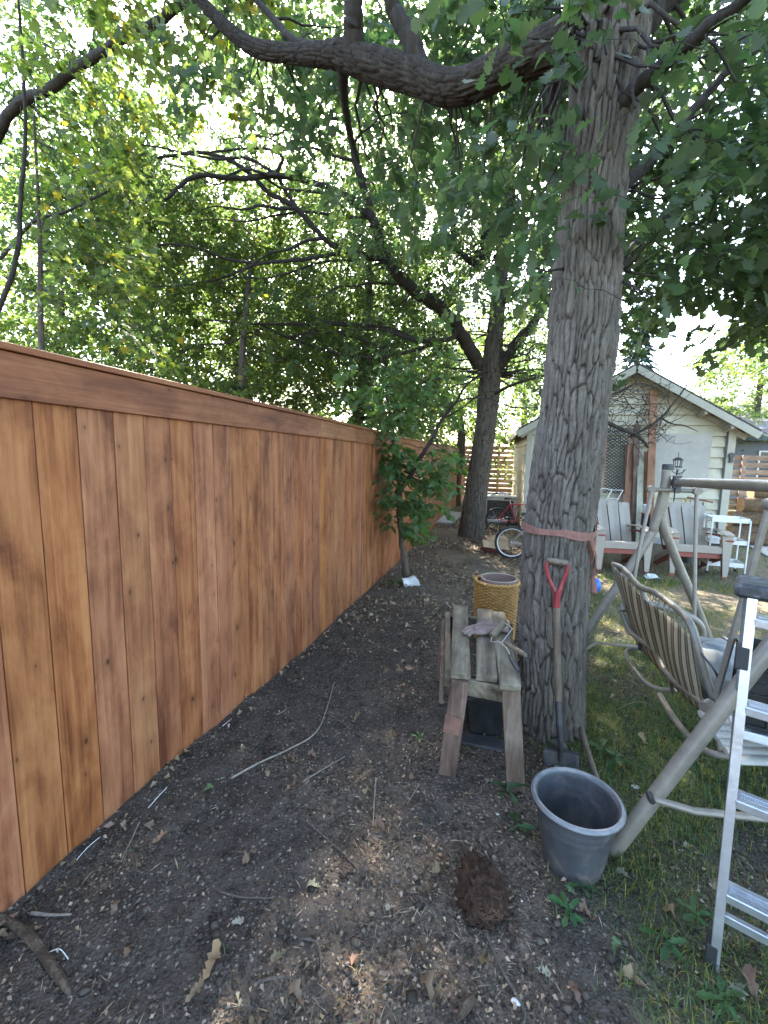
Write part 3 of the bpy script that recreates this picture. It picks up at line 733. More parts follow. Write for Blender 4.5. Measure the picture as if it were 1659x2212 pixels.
# ---- the second trunk by the fence
TB = Vector((-.36, 8.95, 0))
t2 = thing('second_tree', 'slimmer brown tree further back by the fence, forking above head height', 'tree', TB)
bark_trunk('trunk', rel([(-.36, 8.95, -.15), (-.355, 8.95, .3), (-.30, 8.95, 1.0), (-.22, 8.95, 1.8), (-.17, 8.95, 2.5), (-.14, 8.95, 3.1), (-.10, 8.95, 3.9), (-.05, 8.95, 4.8), (0.0, 8.95, 6.0), (.05, 8.9, 7.6)], TB),
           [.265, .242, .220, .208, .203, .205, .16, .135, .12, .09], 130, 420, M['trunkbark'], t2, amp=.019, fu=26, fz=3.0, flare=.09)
L2 = [([(-.1, 8.95, z) for z in (3.2, 4.4, 5.6, 7.4)], [.2, .16, .13, .1])]
limb(t2, [(1035, 790, 8.9), (1005, 735, 8.6), (975, 690, 8.3), (930, 650, 8.0), (880, 615, 7.7), (838, 565, 7.5), (815, 500, 7.3), (795, 440, 7.2), (770, 350, 7.0), (750, 260, 6.8), (730, 190, 6.7), (700, 120, 6.6)],
     [.13, .12, .11, .10, .095, .085, .075, .065, .055, .045, .038, .03], M['darkbark'], L2)
limb(t2, [(800, 470, 7.3), (740, 420, 7.0), (680, 395, 6.8), (600, 380, 6.6), (520, 385, 6.4), (430, 380, 6.2), (390, 400, 6.1), (355, 430, 6.0), (280, 440, 5.9), (180, 470, 5.8)],
     [.05, .046, .042, .04, .036, .032, .028, .024, .018, .012], M['darkbark'], L2)
limb(t2, [(830, 560, 7.5), (760, 545, 7.2), (700, 515, 7.0), (640, 450, 6.8), (580, 415, 6.7), (520, 360, 6.6), (440, 330, 6.5), (350, 340, 6.4), (240, 360, 6.3)],
     [.05, .046, .042, .04, .036, .032, .026, .02, .012], M['darkbark'], L2)
limb(t2, [(740, 545, 7.2), (660, 560, 7.0), (560, 570, 6.9), (480, 600, 6.8), (400, 615, 6.7), (300, 620, 6.6)], [.035, .03, .026, .022, .016, .01], M['darkbark'], L2)
limb(t2, [(640, 450, 6.8), (600, 380, 6.7), (610, 340, 6.6), (560, 320, 6.5), (440, 330, 6.4)], [.03, .028, .024, .02, .012], M['darkbark'], L2)
limb(t2, [(985, 700, 8.4), (975, 730, 8.3), (900, 735, 8.0), (820, 710, 7.8), (700, 700, 7.6), (560, 700, 7.4), (440, 690, 7.2)], [.05, .045, .04, .034, .028, .022, .012], M['darkbark'], L2)
limb(t2, [(960, 735, 8.3), (860, 765, 8.0), (760, 770, 7.8), (640, 735, 7.6), (560, 700, 7.5)], [.035, .03, .026, .02, .012], M['darkbark'], L2)
limb(t2, [(1065, 800, 8.9), (1095, 770, 8.9), (1120, 735, 8.9), (1150, 700, 9.0), (1190, 640, 9.1), (1240, 560, 9.2)], [.11, .1, .09, .08, .06, .04], M['darkbark'], L2)
limb(t2, [(1048, 560, 8.9), (1050, 470, 8.9), (1020, 430, 8.8), (960, 380, 8.7), (900, 330, 8.6), (870, 250, 8.5)], [.11, .10, .08, .07, .055, .04], M['darkbark'], L2)
limb(t2, [(1052, 470, 8.9), (1085, 410, 8.9), (1100, 330, 8.9), (1090, 240, 8.9), (1110, 140, 8.9)], [.09, .07, .06, .05, .035], M['darkbark'], L2)
limb(t2, [(980, 530, 8.8), (975, 450, 8.7), (940, 380, 8.6), (930, 290, 8.5), (900, 200, 8.4)], [.05, .045, .04, .03, .02], M['darkbark'], L2)
limb(t2, [(1040, 580, 8.9), (1010, 560, 8.85), (980, 530, 8.8)], [.06, .055, .05], M['darkbark'], L2)
limb(t2, [(1070, 850, 8.8), (1110, 830, 8.5), (1160, 815, 8.3), (1230, 800, 8.2)], [.03, .025, .02, .01], M['darkbark'], L2)
for _i in range(15):
    sx_, sy_, sY = [(800, 470, 7.3), (740, 420, 7.0), (700, 515, 7.0), (640, 450, 6.8), (560, 570, 6.9), (830, 560, 7.5), (880, 615, 7.7), (900, 735, 8.0), (820, 710, 7.8), (860, 765, 8.0), (770, 350, 7.0), (750, 260, 6.8), (600, 380, 6.6), (680, 395, 6.8), (700, 700, 7.6)][_i]
    ln_ = rng.uniform(220, 420); up_ = rng.uniform(-.35, .30); n_ = 7; pl_ = []
    for q_ in range(n_): f_ = q_ / (n_ - 1); pl_.append((sx_ - ln_ * f_, sy_ + ln_ * up_ * f_ + 40 * f_ * f_ + rng.normal(0, 9) * (q_ > 0), sY - .9 * f_))
    limb(t2, pl_, [.026, .023, .020, .017, .013, .009, .005], M['darkbark'], L2, seg=7)
LINE2 = [(-100, 820), (300, 800), (500, 800), (650, 850), (900, 905), (985, 850), (1000, 640), (1085, 640), (1100, 830), (1150, 850), (1330, 700), (1659, 700)]
pts = np.vstack([
    ell((-1.8, 9.2, 5.6), (4.0, 2.8, 2.5), 950),
    ell((-2.8, 7.6, 4.4), (2.6, 1.4, 1.6), 130),
    ell((-2.4, 8.6, 3.3), (2.4, 1.4, .8), 85),
    ell((.2, 9.2, 4.8), (1.8, 1.8, 1.8), 240),
    ell((.5, 9.3, 3.2), (1.1, 1.0, .7), 90),
    ell((-1.2, 8.6, 8.0), (4.6, 3.4, 1.6), 760), ell((-1.8, 10.2, 10.0), (5.5, 2.6, 2.2), 560)])
dens = fbm(pts[:, 0] * .9, pts[:, 1] * .9, pts[:, 2] * .9, 2)
pts = pts[(dens > -.32) & below(pts, LINE2) & sky_gaps(pts)]
build_tree(t2, L2, pts, dict(n=42, L=.52, size=.078, tpl=T_DIA, rmax=.028, sz=(.6, 1.4)), M['midleaf'], M['darkbark'])

# ---- trees beyond the fence
def back_tree(name, label, base, h, r, vols, spec, leafm, group=None, line=None, limbs=None, lean=(0, 0), cat='tree'):
    t = thing(name, label, cat, Vector(base), group=group)
    b = np.array(base, float); top = b + np.array([lean[0], lean[1], h])
    tp = [tuple(b + (top - b) * f + np.array([math.sin(f * 5 + b[0]) * .12, math.cos(f * 4 + b[1]) * .12, 0]) * (f > 0)) for f in (0, .2, .4, .6, .8, 1)]
    tp[0] = (b[0], b[1], b[2] - .2)
    st = [(tp, [r, r * .9, r * .78, r * .6, r * .42, r * .2])]
    v, f = tube_arr(rel(tp, b), st[0][1], 12, True, 8); n = fbm(v[:, 0] * 9, v[:, 1] * 9, v[:, 2] * 3, 3); mb = MB()
    v = v + (n * r * .12)[:, None] * rng.normal(0, .2, v.shape); mb.add(v, f); mb.obj('trunk', M['bark'], t, smooth='auto')
    for lp, lr in (limbs or []):
        st.append((lp, lr)); limb_obj(t, lp, lr, M['darkbark'])
    p = np.vstack([ell(c, rr, n) for c, rr, n in vols])
    d = fbm(p[:, 0] * .8 + 4, p[:, 1] * .8, p[:, 2] * .8, 2); p = p[(d > -.3) & sky_gaps(p)]; x_, y_, w_ = proj(p); p = p[~((w_ > 0) & (w_ < 7.0) & (x_ > 300) & (x_ < 1150) & (y_ > 130)) | (b[0] > 0)]
    if line: p = p[below(p, line)]
    p = p[p[:, 2] > .15]
    build_tree(t, st, p, spec, leafm, M['darkbark'])
    return t
S_MAP = dict(n=40, L=.5, size=.070, tpl=T_MAP, rmax=.02, sz=(.6, 1.5))
LF = [(-600, 2000), (2000, 2000)]
back_tree('maple_tree', 'young maple with sunlit yellow green leaves at the left edge, just beyond the fence', (-4.3, 3.5, 0), 4.6, .045,
          [((-3.2, 3.9, 3.2), (1.0, 1.0, 1.3), 95), ((-3.9, 5.0, 4.2), (1.5, 1.4, 1.8), 230), ((-2.6, 3.6, 4.4), (.8, .8, .9), 50), ((-2.9, 3.4, 5.4), (1.2, 1.1, .9), 50)], S_MAP, M['yelleaf'],
          limbs=[([tuple(P(-10, 690, 3.4)), tuple(P(35, 560, 3.4)), tuple(P(45, 420, 3.4)), tuple(P(55, 300, 3.4)), tuple(P(50, 150, 3.4)), tuple(P(40, 0, 3.4))], [.022, .02, .018, .015, .012, .01]),
                 ([tuple(P(0, 560, 3.8)), tuple(P(70, 480, 3.9)), tuple(P(150, 455, 4.0)), tuple(P(260, 400, 4.2)), tuple(P(330, 380, 4.4))], [.018, .016, .013, .01, .006])])
back_tree('maple_tree', 'bushy bright green tree behind the fence left of the slim second trunk', (-4.2, 7.2, 0), 5.2, .10,
          [((-4.6, 7.6, 3.4), (1.8, 1.7, 1.6), 150), ((-4.2, 6.8, 2.7), (1.4, 1.0, .9), 100), ((-5.0, 7.8, 5.4), (1.8, 1.8, 1.5), 120)], S_MAP, M['yelleaf'])
back_tree('elm_tree', 'tall dark-limbed elm filling the upper left corner beyond the fence', (-8.6, 5.2, 0), 8.0, .16,
          [((-5.8, 6.4, 6.0), (2.6, 2.4, 2.0), 480), ((-4.2, 5.6, 6.4), (2.4, 2.0, 1.3), 330), ((-7.0, 7.6, 4.4), (2.2, 2.2, 2.4), 220)],
          dict(n=42, L=.5, size=.078, tpl=T_DIA, sz=(.6, 1.4)), M['midleaf'],
          limbs=[([(-8.3, 5.2, 3.9), tuple(P(0, 280, 4.6)), tuple(P(110, 190, 4.4)), tuple(P(240, 100, 4.2)), tuple(P(350, 40, 4.0)), tuple(P(450, -40, 3.9))], [.07, .055, .050, .045, .04, .032])])
back_tree('elm_tree', 'leafy tree with a thick trunk rising right behind the fence panels', (-2.9, 9.6, 0), 6.0, .17,
          [((-3.0, 9.8, 4.0), (2.2, 1.8, 1.8), 420), ((-2.2, 9.4, 2.6), (1.3, 1.0, .8), 150), ((-3.6, 10, 6.0), (2.6, 2.4, 1.6), 260)], dict(n=42, L=.5, size=.078, tpl=T_DIA, sz=(.6, 1.4)), M['midleaf'])
S_FAR = dict(n=46, L=.95, size=.14, tpl=T_DIA, rmax=.03, tilt=.7)
fars = [((-9, 15, 0), 9, [((-9, 15, 5), (4, 3.5, 4.2), 420)], 'broad far tree left beyond the neighbouring yard'),
        ((-3.5, 19, 0), 10, [((-3.5, 19, 5), (4, 3.5, 4.8), 460)], 'tall far tree seen above the middle of the fence'),
        ((1.5, 24, 0), 10, [((1.5, 24, 5.2), (4.2, 3.5, 4.8), 460)], 'far tree behind the slatted fence beside the garage'),
        ((-1.2, 15, 0), 5, [((-1.2, 14.6, 3.6), (2.4, 1.6, 2.6), 330)], 'light green bushy tree just past the end of the fence'),
        ((10.5, 22, 0), 9, [((10.5, 22, 4.9), (4.4, 3.6, 2.6), 460)], 'round far tree over the roof right of the garage'),
        ((17, 26, 0), 10, [((17, 26, 6.2), (5, 4, 4), 420)], 'large far tree at the right edge behind the dark roofed house'),
    ((-9.6, 8.2, 0), 7, [((-9.4, 8.2, 4.8), (2.6, 2.2, 4.0), 480), ((-7.2, 8.8, 6.5), (2.0, 1.6, 2.6), 220)], 'dense round-headed tree deep in the neighbouring yard on the far left'),
        ((-7.2, 11.5, 0), 8, [((-7.2, 11.5, 5.2), (3.4, 2.0, 4.4), 520), ((-4.6, 13, 6.5), (2.6, 2, 3.2), 330)], 'dense tree filling the gap behind the maples on the left'),
        ((-15, 10, 0), 9, [((-14, 10, 5), (4, 4, 4.4), 340)], 'far tree beyond the left yard, mostly hidden')]
for b, h, vols, lb in fars:
    back_tree('far_tree', lb, b, h * .75, .22, vols, S_FAR, M['bgleaf'])
# right hand trees over the yard
back_tree('ash_tree', 'leafy tree at the right whose drooping boughs hang over the log pile', (7.6, 10.5, 0), 7.5, .2,
          [((6.4, 10.0, 4.4), (1.9, 1.5, 1.2), 230), ((7.6, 9.4, 5.4), (2.4, 2.4, 2.0), 330), ((5.6, 8.6, 5.4), (1.6, 1.6, .9), 90)], dict(n=26, L=.55, size=.12, tpl=T_OAKS), M['midleaf'],
          line=[(0, 700), (1400, 640), (1520, 800), (1560, 850), (1659, 880), (3000, 900)])
back_tree('maple_tree', 'unseen tree canopy added behind the camera to shade the yard', (2.2, -3.4, 0), 6, .2,
          [((1.5, -3.4, 6.4), (4.2, 3.0, 1.6), 200), ((5.8, 3.6, 6.6), (2.4, 2.6, 1.6), 160)], dict(n=24, L=.6, size=.15, tpl=T_OAKS), M['midleaf'])  # out-of-view canopy, added to darken the yard
# spruce on the skyline
sp = thing('spruce_tree', 'small dark blue-green spruce top poking up behind the garage roof', 'tree', Vector((6.9, 26, 0)))
mb = MB(); mb.tube([(0, 0, 0), (0, 0, 9.4)], [.16, .02], 8); mb.obj('trunk', M['bark'], sp)
zz = rng.uniform(4.0, 9.4, 1500); fr = (9.6 - zz) / 5.6; an = rng.uniform(0, 2 * np.pi, 1500) ; rr_ = fr * 1.5 * rng.uniform(.3, 1, 1500) * (.7 + .3 * np.sin(zz * 7))
pp = np.stack([rr_ * np.cos(an), rr_ * np.sin(an), zz - rr_ * .15], -1)
lv, lf = place_leaves(leaf_tpl([(0, 0), (.3, .12), (.7, .1), (1, 0)], .3, .3, 0), pp, np.stack([np.cos(an), np.sin(an), -.25 + 0 * an], -1), rng.uniform(.3, .6, 1500), .5)
np_mesh('crown', lv, lf, M['sprleaf'], sp, kind='stuff')

# ---- sapling by the fence
SB = G(878, 1237); sap = thing('sapling', 'small leaning sapling with rounded leaves growing close to the fence', 'sapling', SB)
LS = []
limb(sap, [(878, 1242, 5.85), (870, 1190, 5.82), (864, 1130, 5.8), (862, 1090, 5.8), (866, 1055, 5.8)], [.05, .042, .038, .036, .034], M['bark'], LS, name='trunk')
limb(sap, [(866, 1058, 5.8), (885, 1030, 5.75), (908, 990, 5.7), (932, 950, 5.6), (955, 905, 5.6), (985, 868, 5.5), (1005, 835, 5.4), (1040, 805, 5.3)], [.032, .030, .028, .025, .022, .018, .013, .008], M['darkbark'], LS)
limb(sap, [(866, 1060, 5.8), (855, 1010, 5.85), (850, 965, 5.9), (846, 925, 5.9), (838, 870, 5.9), (828, 800, 5.9), (815, 740, 5.9)], [.028, .025, .022, .02, .016, .012, .006], M['darkbark'], LS)
limb(sap, [(985, 868, 5.5), (1020, 860, 5.4), (1060, 862, 5.3), (1110, 880, 5.2), (1160, 880, 5.1)], [.012, .011, .009, .007, .004], M['darkbark'], LS)
limb(sap, [(955, 905, 5.6), (1000, 880, 5.6), (1040, 850, 5.6), (1080, 845, 5.6)], [.012, .01, .008, .004], M['darkbark'], LS)
pts = []
for (x, y, rx, ry, n) in [(850, 1060, 28, 70, 12), (905, 1050, 45, 70, 22), (945, 1010, 30, 50, 14), (880, 1130, 35, 45, 10), (860, 980, 30, 50, 11), (815, 915, 50, 40, 12), (880, 880, 50, 50, 12), (800, 830, 80, 70, 14), (890, 800, 80, 60, 13), (960, 870, 30, 30, 5)]:
    for _ in range(int(n * 1.9)):
        a = random.uniform(0, 6.28); q = random.random()**.5
        pts.append(tuple(P(x + rx * q * math.cos(a), y + ry * q * math.sin(a), random.uniform(5.3, 6.05))))
build_tree(sap, LS, np.array(pts), dict(n=10, L=.22, size=.115, tpl=T_OVAL, rmax=.007, sz=(.75, 1.2)), M['sapleaf2'], M['darkbark'], singles=290, single_mat=M['sapleaf'])

# ================================================================== GARAGE
M['siding'] = simple('cream_painted_siding', (.47, .43, .32), .6, var=.10, scale=5, dirt=(.30, .27, .20), dirtamt=.45, bump=.1)
M['trim'] = simple('cream_trim_paint', (.36, .345, .28), .55, var=.08, dirt=(.3, .27, .22), dirtamt=.35)
M['patch'] = simple('grey_white_panel_paint', (.36, .34, .30), .6, var=.08, scale=4, dirt=(.22, .21, .2), dirtamt=.4)
M['roof'] = simple('dark_asphalt_shingle', (.06, .056, .055), .9, var=.4, scale=40)
M['roof2'] = simple('mauve_grey_shingle', (.20, .175, .18), .9, var=.2, scale=30)
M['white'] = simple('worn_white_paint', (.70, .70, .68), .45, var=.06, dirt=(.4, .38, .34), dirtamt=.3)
M['black'] = simple('black_plastic', (.014, .014, .015), .45, var=.3, dirt=(.05, .048, .045), dirtamt=.5)
M['rubber'] = simple('black_rubber', (.02, .02, .02), .7, var=.3)
M['taupe'] = simple('taupe_powder_coated_steel', (.235, .205, .165), .42, metal=.15, var=.12, dirt=(.12, .10, .08), dirtamt=.35, scale=18)
M['alu'] = simple('brushed_aluminium', (.62, .64, .68), .36, metal=.85, var=.07, dirt=(.35, .35, .36), dirtamt=.3)
M['chair'] = simple('taupe_moulded_plastic', (.31, .27, .222), .5, var=.06, scale=6, dirt=(.22, .2, .17), dirtamt=.35)
M['chair_red'] = simple('faded_red_moulded_plastic', (.26, .06, .045), .5, var=.12, scale=6, dirt=(.16, .07, .06), dirtamt=.4)
M['conc'] = simple('concrete', (.34, .33, .31), .9, var=.12, scale=10)
M['glass'] = simple('dark_window_glass', (.03, .04, .05), .12, var=.2)

GX0, GX1, GY, GE, GP, GXP = .66, 4.27, 9.5, 2.24, 3.30, 2.46
gar = thing('garage', 'small cream clapboard garage with gable front, behind the chairs', 'garage', (GX0, GY, 0))
W = GX1 - GX0; D = 6.2
def slope_x(z):     # half-extent of the gable at a height, in local x
    f = (z - GE) / (GP - GE); return f * (GXP - GX0), W - f * (GX1 - GXP)
mb = MB()   # solid core just behind the boards
prof = [(0.02, 0), (W - .02, 0), (W - .02, GE - .02), (GXP - GX0, GP - .03), (.02, GE - .02)]
vs = [(x, .03, z) for x, z in prof] + [(x, D, z) for x, z in prof]
n = 5; mb.add(vs, [(i, (i + 1) % n, n + (i + 1) % n, n + i) for i in range(n)] + [tuple(range(n)), tuple(range(n, 2 * n))[::-1]])
mb.obj('wall', M['siding'], gar)
def clap(x0, x1, z, h, x0t=None, x1t=None):
    x0t = x0 if x0t is None else x0t; x1t = x1 if x1t is None else x1t
    vs = [(x0, -.026, z), (x1, -.026, z), (x1t, .020, z + h), (x0t, .020, z + h), (x0, .028, z), (x1, .028, z), (x1t, .028, z + h), (x0t, .028, z + h)]
    mb = MB(); mb.add(vs, [(0, 1, 2, 3), (4, 7, 6, 5), (0, 4, 5, 1), (3, 2, 6, 7), (0, 3, 7, 4), (1, 5, 6, 2)]); return mb
ch = .195; z = .12
while z < GP - .12:
    if z + ch <= GE: mb = clap(.0, W - .13, z, ch - .013)
    else:
        a0, a1 = slope_x(max(z, GE)); b0, b1 = slope_x(min(z + ch, GP - .02))
        mb = clap(max(a0, 0), min(a1, W), z, ch - .013, b0, b1)
    mb.obj('siding_board', M['siding'], gar); z += ch
z = .12
while z < GE - .1:
    mb = MB(); vs = [(-.022, .0, z), (-.022, D, z), (-.002, D, z + ch - .004), (-.002, .0, z + ch - .004), (.018, 0, z), (.018, D, z), (.018, D, z + ch - .004), (.018, 0, z + ch - .004)]
    mb.add(vs, [(0, 3, 2, 1), (4, 5, 6, 7), (0, 1, 5, 4), (3, 7, 6, 2), (0, 4, 7, 3), (1, 2, 6, 5)]); mb.obj('siding_board', M['siding'], gar); z += ch
mb = MB(); mb.box((W - .062, -.022, GE / 2), (.125, .055, GE), bev=.003); mb.obj('corner_board', M['trim'], gar)
mb = MB(); mb.box((W - .138, -.030, GE / 2), (.016, .016, GE)); mb.obj('conduit', M['dark_steel'], gar)
mb = MB(); mb.box((.02, -.02, GE / 2), (.10, .03, GE), bev=.003); mb.obj('corner_board', M['trim'], gar)
mb = MB(); mb.box((W / 2, 0.0, .05), (W, .05, .14)); mb.obj('foundation', M['conc'], gar)
# roof with overhanging eaves, rakes, brackets
xp = GXP - GX0; ov = .24; oy = -.32
for sgn in (-1, 1):
    xe = (-ov if sgn < 0 else W + ov); run = abs(xe - xp); sl = (GP - GE) / (xp if sgn < 0 else W - xp); ze = GP + .02 - run * sl
    mb = MB(); t = .03
    a = [(xp, oy, GP + .04), (xe, oy, ze + .02), (xe, D + .2, ze + .02), (xp, D + .2, GP + .04)]
    vs = a + [(x, y, z + t) for x, y, z in a]; mb.add(vs, [(0, 1, 2, 3), (4, 7, 6, 5), (0, 4, 5, 1), (1, 5, 6, 2), (2, 6, 7, 3), (3, 7, 4, 0)]); mb.obj('roof', M['roof'], gar)
    mb = MB(); mb.beam((xp, oy + .012, GP - .035), (xe, oy + .012, ze - .055), .024, .12, up=(0, 0, 1)); mb.obj('rake_board', M['trim'], gar)
    mb = MB(); mb.beam((xp, -.03, GP - .10), (xe * .96 + xp * .04, -.03, ze - .08), .03, .09, up=(0, 0, 1)); mb.obj('rake_trim', M['trim'], gar)
    mb = MB(); a = [(xp, oy + .03, GP + .015), (xe, oy + .03, ze - .01), (xe, -.01, ze - .01), (xp, -.01, GP + .015)]
    mb.add(a + [(x, y, z + .015) for x, y, z in a], [(0, 1, 2, 3), (4, 7, 6, 5), (0, 4, 5, 1), (1, 5, 6, 2), (2, 6, 7, 3), (3, 7, 4, 0)]); mb.obj('soffit', M['trim'], gar)
    mb = MB(); mb.box((xe, (D + oy) / 2 + .05, ze - .01), (.025, D - oy, .11)); mb.obj('fascia', M['trim'], gar)
for x in (W - .18, W - .62):
    mb = MB(); zz0 = GP - (x - xp) * (GP - GE) / (W - xp) - .14; mb.beam((x, 0, zz0 - .02), (x, -.28, zz0 + .03), .05, .09); mb.obj('bracket', M['trim'], gar)
# boarded-over window
p0 = P(1408, 937, GY - .03); p1 = P(1525, 1062, GY - .03)
mb = MB(); mb.box(((p0.x + p1.x) / 2 - GX0, -.024, (p0.z + p1.z) / 2), (p1.x - p0.x, .044, p0.z - p1.z), bev=.003); mb.obj('window_panel', M['patch'], gar, label='grey white painted panel over the old window')
# small dark window at the foot of the wall
wn_ = MB(); q0 = P(1478, 1112, GY - .03); q1 = P(1512, 1158, GY - .03); wc = ((q0.x + q1.x) / 2 - GX0, (q0.z + q1.z) / 2); ww, wh = q1.x - q0.x, q0.z - q1.z
mb = MB(); mb.box((wc[0], -.004, wc[1]), (ww, .02, wh)); wo_ = mb.obj('window', M['glass'], gar)
mb = MB()
for dx in (-ww / 2, ww / 2): mb.box((wc[0] + dx, -.014, wc[1]), (.03, .03, wh + .03))
for dz in (-wh / 2, wh / 2, .02): mb.box((wc[0], -.015, wc[1] + dz), (ww - .031, .026, .026))
mb.obj('frame', M['dark_steel'], wo_)
mb = MB(); mb.tube([(W - .05, -.05, 1.72), (W - .05, -.09, 1.72)], .05, 12); mb.box((W - .05, -.05, 1.63), (.06, .06, .09)); mb.obj('wall_lamp', M['dark_steel'], gar)

# ---- planks and panels leaning on the garage wall
def lean_plank(label, px0, py0, px1, py1, w, mat, y0=9.05, y1=9.40, t=.04):
    a = P(px0, py0, y0); b = P(px1, py1, y1); a.z = max(a.z, 0)
    th = thing('plank', label, 'plank', a, group='planks leaning against the garage')
    mb = MB(); mb.beam((0, 0, 0), b - a, w, t, up=(0, 1, 0), bev=.004); mb.obj('board', mat, th); return th
lean_plank('tallest rusty brown plank leaning on the garage, reaching up near the roof edge', 1400, 1190, 1412, 842, .13, M['plank'])
lean_plank('grey-topped plank left of the tallest one on the garage wall', 1368, 1190, 1376, 920, .10, M['bench_z'], 9.12, 9.42)
lean_plank('pale greenish plank between the brown planks at the garage', 1378, 1190, 1384, 985, .11, M['plank_pale'], 9.0, 9.36)
lean_plank('short dark red brown board at the left of the leaning planks', 1350, 1180, 1360, 960, .16, M['plank'], 9.2, 9.44, .025)
lean_plank('narrow brown board squeezed beside the tallest plank', 1392, 1190, 1396, 975, .07, M['plank'], 9.1, 9.4)
# expanded metal trellis
tr0 = P(1303, 1065, 9.3); tr1 = P(1358, 925, 9.44)
tre = thing('trellis', 'dark diamond mesh trellis panel leaning on the garage beside the oak', 'trellis', tr0)
tw_, th_ = tr1.x - tr0.x, tr1.z - tr0.z
mb = MB(); nx = 5; nz = int(nx * th_ / tw_ * 1.15)
def clipseg(x0, z0, x1, z1):
    pts_ = []
    for k in range(2): pass
    t0, t1 = 0.0, 1.0
    for p_, q_ in ((-(x1 - x0), x0), (x1 - x0, tw_ - x0), (-(z1 - z0), z0), (z1 - z0, th_ - z0)):
        if abs(p_) < 1e-9: continue
        r_ = q_ / p_
        if p_ < 0: t0 = max(t0, r_)
        else: t1 = min(t1, r_)
    if t0 >= t1: return None
    return (x0 + t0 * (x1 - x0), z0 + t0 * (z1 - z0)), (x0 + t1 * (x1 - x0), z0 + t1 * (z1 - z0))
sx = tw_ / nx * 1.0; k_ = .78
for i in range(-30, 40):
    for sg in (-1, 1):
        x0 = i * sx; c_ = clipseg(x0, 0 if sg > 0 else th_, x0 + th_ / k_, th_ if sg > 0 else 0)
        if c_: 
            (xa, za), (xb, zb) = c_; mb.beam((xa, .07 * za / th_ + (.004 if sg > 0 else 0), za), (xb, .07 * zb / th_ + (.004 if sg > 0 else 0), zb), .015, .006, up=(0, 1, 0))
mb.obj('mesh', M['rubber'], tre)
mb = MB()
for x in (0, tw_): mb.beam((x, -.004, 0), (x, .066, th_), .02, .012, up=(0, 1, 0))
mb.obj('frame', M['plank'], tre)

# ---- ornamental iron feeder on a post, tools on the wall
fd = P(1463, 1010, 8.2); fe = thing('bird_feeder', 'dark ornamental iron feeder on a thin pole in front of the white panel', 'feeder', (fd.x, fd.y, 0))
mb = MB(); mb.tube([(0, 0, 0), (0, 0, fd.z - .02)], .010, 8); mb.obj('pole', M['rubber'], fe)
mb = MB(); z0 = fd.z
mb.lathe([(.0, z0 + .17), (.04, z0 + .16), (.085, z0 + .12), (.08, z0 + .115), (.0, z0 + .125)], 10)
for a in range(5): mb.tube([(.065 * math.cos(a * 1.256), .065 * math.sin(a * 1.256), z0 + .12), (.05 * math.cos(a * 1.256), .05 * math.sin(a * 1.256), z0 + .0)], .006, 5)
mb.lathe([(0, z0), (.07, z0), (.075, z0 + .02), (.07, z0 + .01), (0, z0 + .01)], 10); mb.tube([(0, 0, z0 + .16), (0, 0, z0 + .25)], .005, 5)
mb.obj('lantern', M['rubber'], fe)
mb = MB()
for a, l in ((.3, .14), (1.2, .1), (-.4, .12), (2.8, .09)): mb.tube([(0, 0, z0 - .1), (l * .6 * math.cos(a), 0, z0 - .09 + .05 * math.sin(a)), (l * math.cos(a), .02, z0 - .03)], .006, 5, smooth=4)
mb.obj('scroll', M['rubber'], fe)
tb0 = P(1520, 1165, 9.1); tb = thing('garden_tool', 'T-handled dark tool leaning on the garage right of the chairs', 'tool', (tb0.x, tb0.y, 0))
a = P(1516, 1150, 9.1) - Vector((tb0.x, tb0.y, 0)); b = P(1519, 1085, 9.35) - Vector((tb0.x, tb0.y, 0))
mb = MB(); mb.tube([a + Vector((0, 0, -.5)), b], .013, 8); mb.obj('shaft', M['dark_steel'], tb)
mb = MB(); c1 = P(1485, 1074, 9.3) - Vector((tb0.x, tb0.y, 0)); c2 = P(1540, 1085, 9.35) - Vector((tb0.x, tb0.y, 0)); mb.tube([c1, c2], .016, 8); mb.obj('handle', M['plank'], tb)
bm = thing('broom', 'yellow handled broom slanting against the garage behind the swing frame', 'broom', (P(1505, 1120, 9.2).x, 9.2, 0))
a = P(1478, 1076, 9.38) - bm.location; b = P(1505, 1118, 9.1) - bm.location
mb = MB(); mb.tube([a, b + (b - a) * 1.2], .014, 8); mb.obj('handle', simple('yellow_handle_paint', (.42, .30, .05), .5), bm)
b2 = b + (b - a) * 1.2; mb = MB(); mb.box(b2 + Vector((0, 0, -.05)), (.22, .05, .14)); mb.obj('bristles', M['rubber'], bm)

# ---- slatted fences
def slat_fence(name, label, p0, p1, z0, z1, n, gap, mat, npost=2, post_side=1, loc=None):
    a, b = Vector(p0), Vector(p1); L = (b - a).length; rz = math.atan2(b.y - a.y, b.x - a.x)
    t = thing(name, label, 'fence', a, rz); h = (z1 - z0 - gap * (n - 1)) / n
    for i in range(n):
        mb = MB(); mb.box((L / 2, 0, 0), (L, .022, h), bev=.002); mb.obj('slat', mat, t, loc=(0, random.uniform(-.002, .002), z0 + h / 2 + i * (h + gap)))
    for i in range(npost):
        mb = MB(); mb.box((L * i / (npost - 1), -.055 * post_side, (z1) / 2), (.09, .085, z1), bev=.004); mb.obj('post', mat, t)
    return t
slat_fence('slatted_fence', 'weathered horizontal slat fence at the end of the yard between the trunks', (-1.2, 17.4, 0), (1.55, 17.4, 0), .12, 2.02, 11, .035, M['fence_old'], 3)
slat_fence('slatted_fence', 'reddish horizontal slat fence behind the log pile right of the garage', (4.9, 14.2, 0), (11.5, 13.4, 0), .30, 1.78, 8, .06, M['fence_old'], 5)
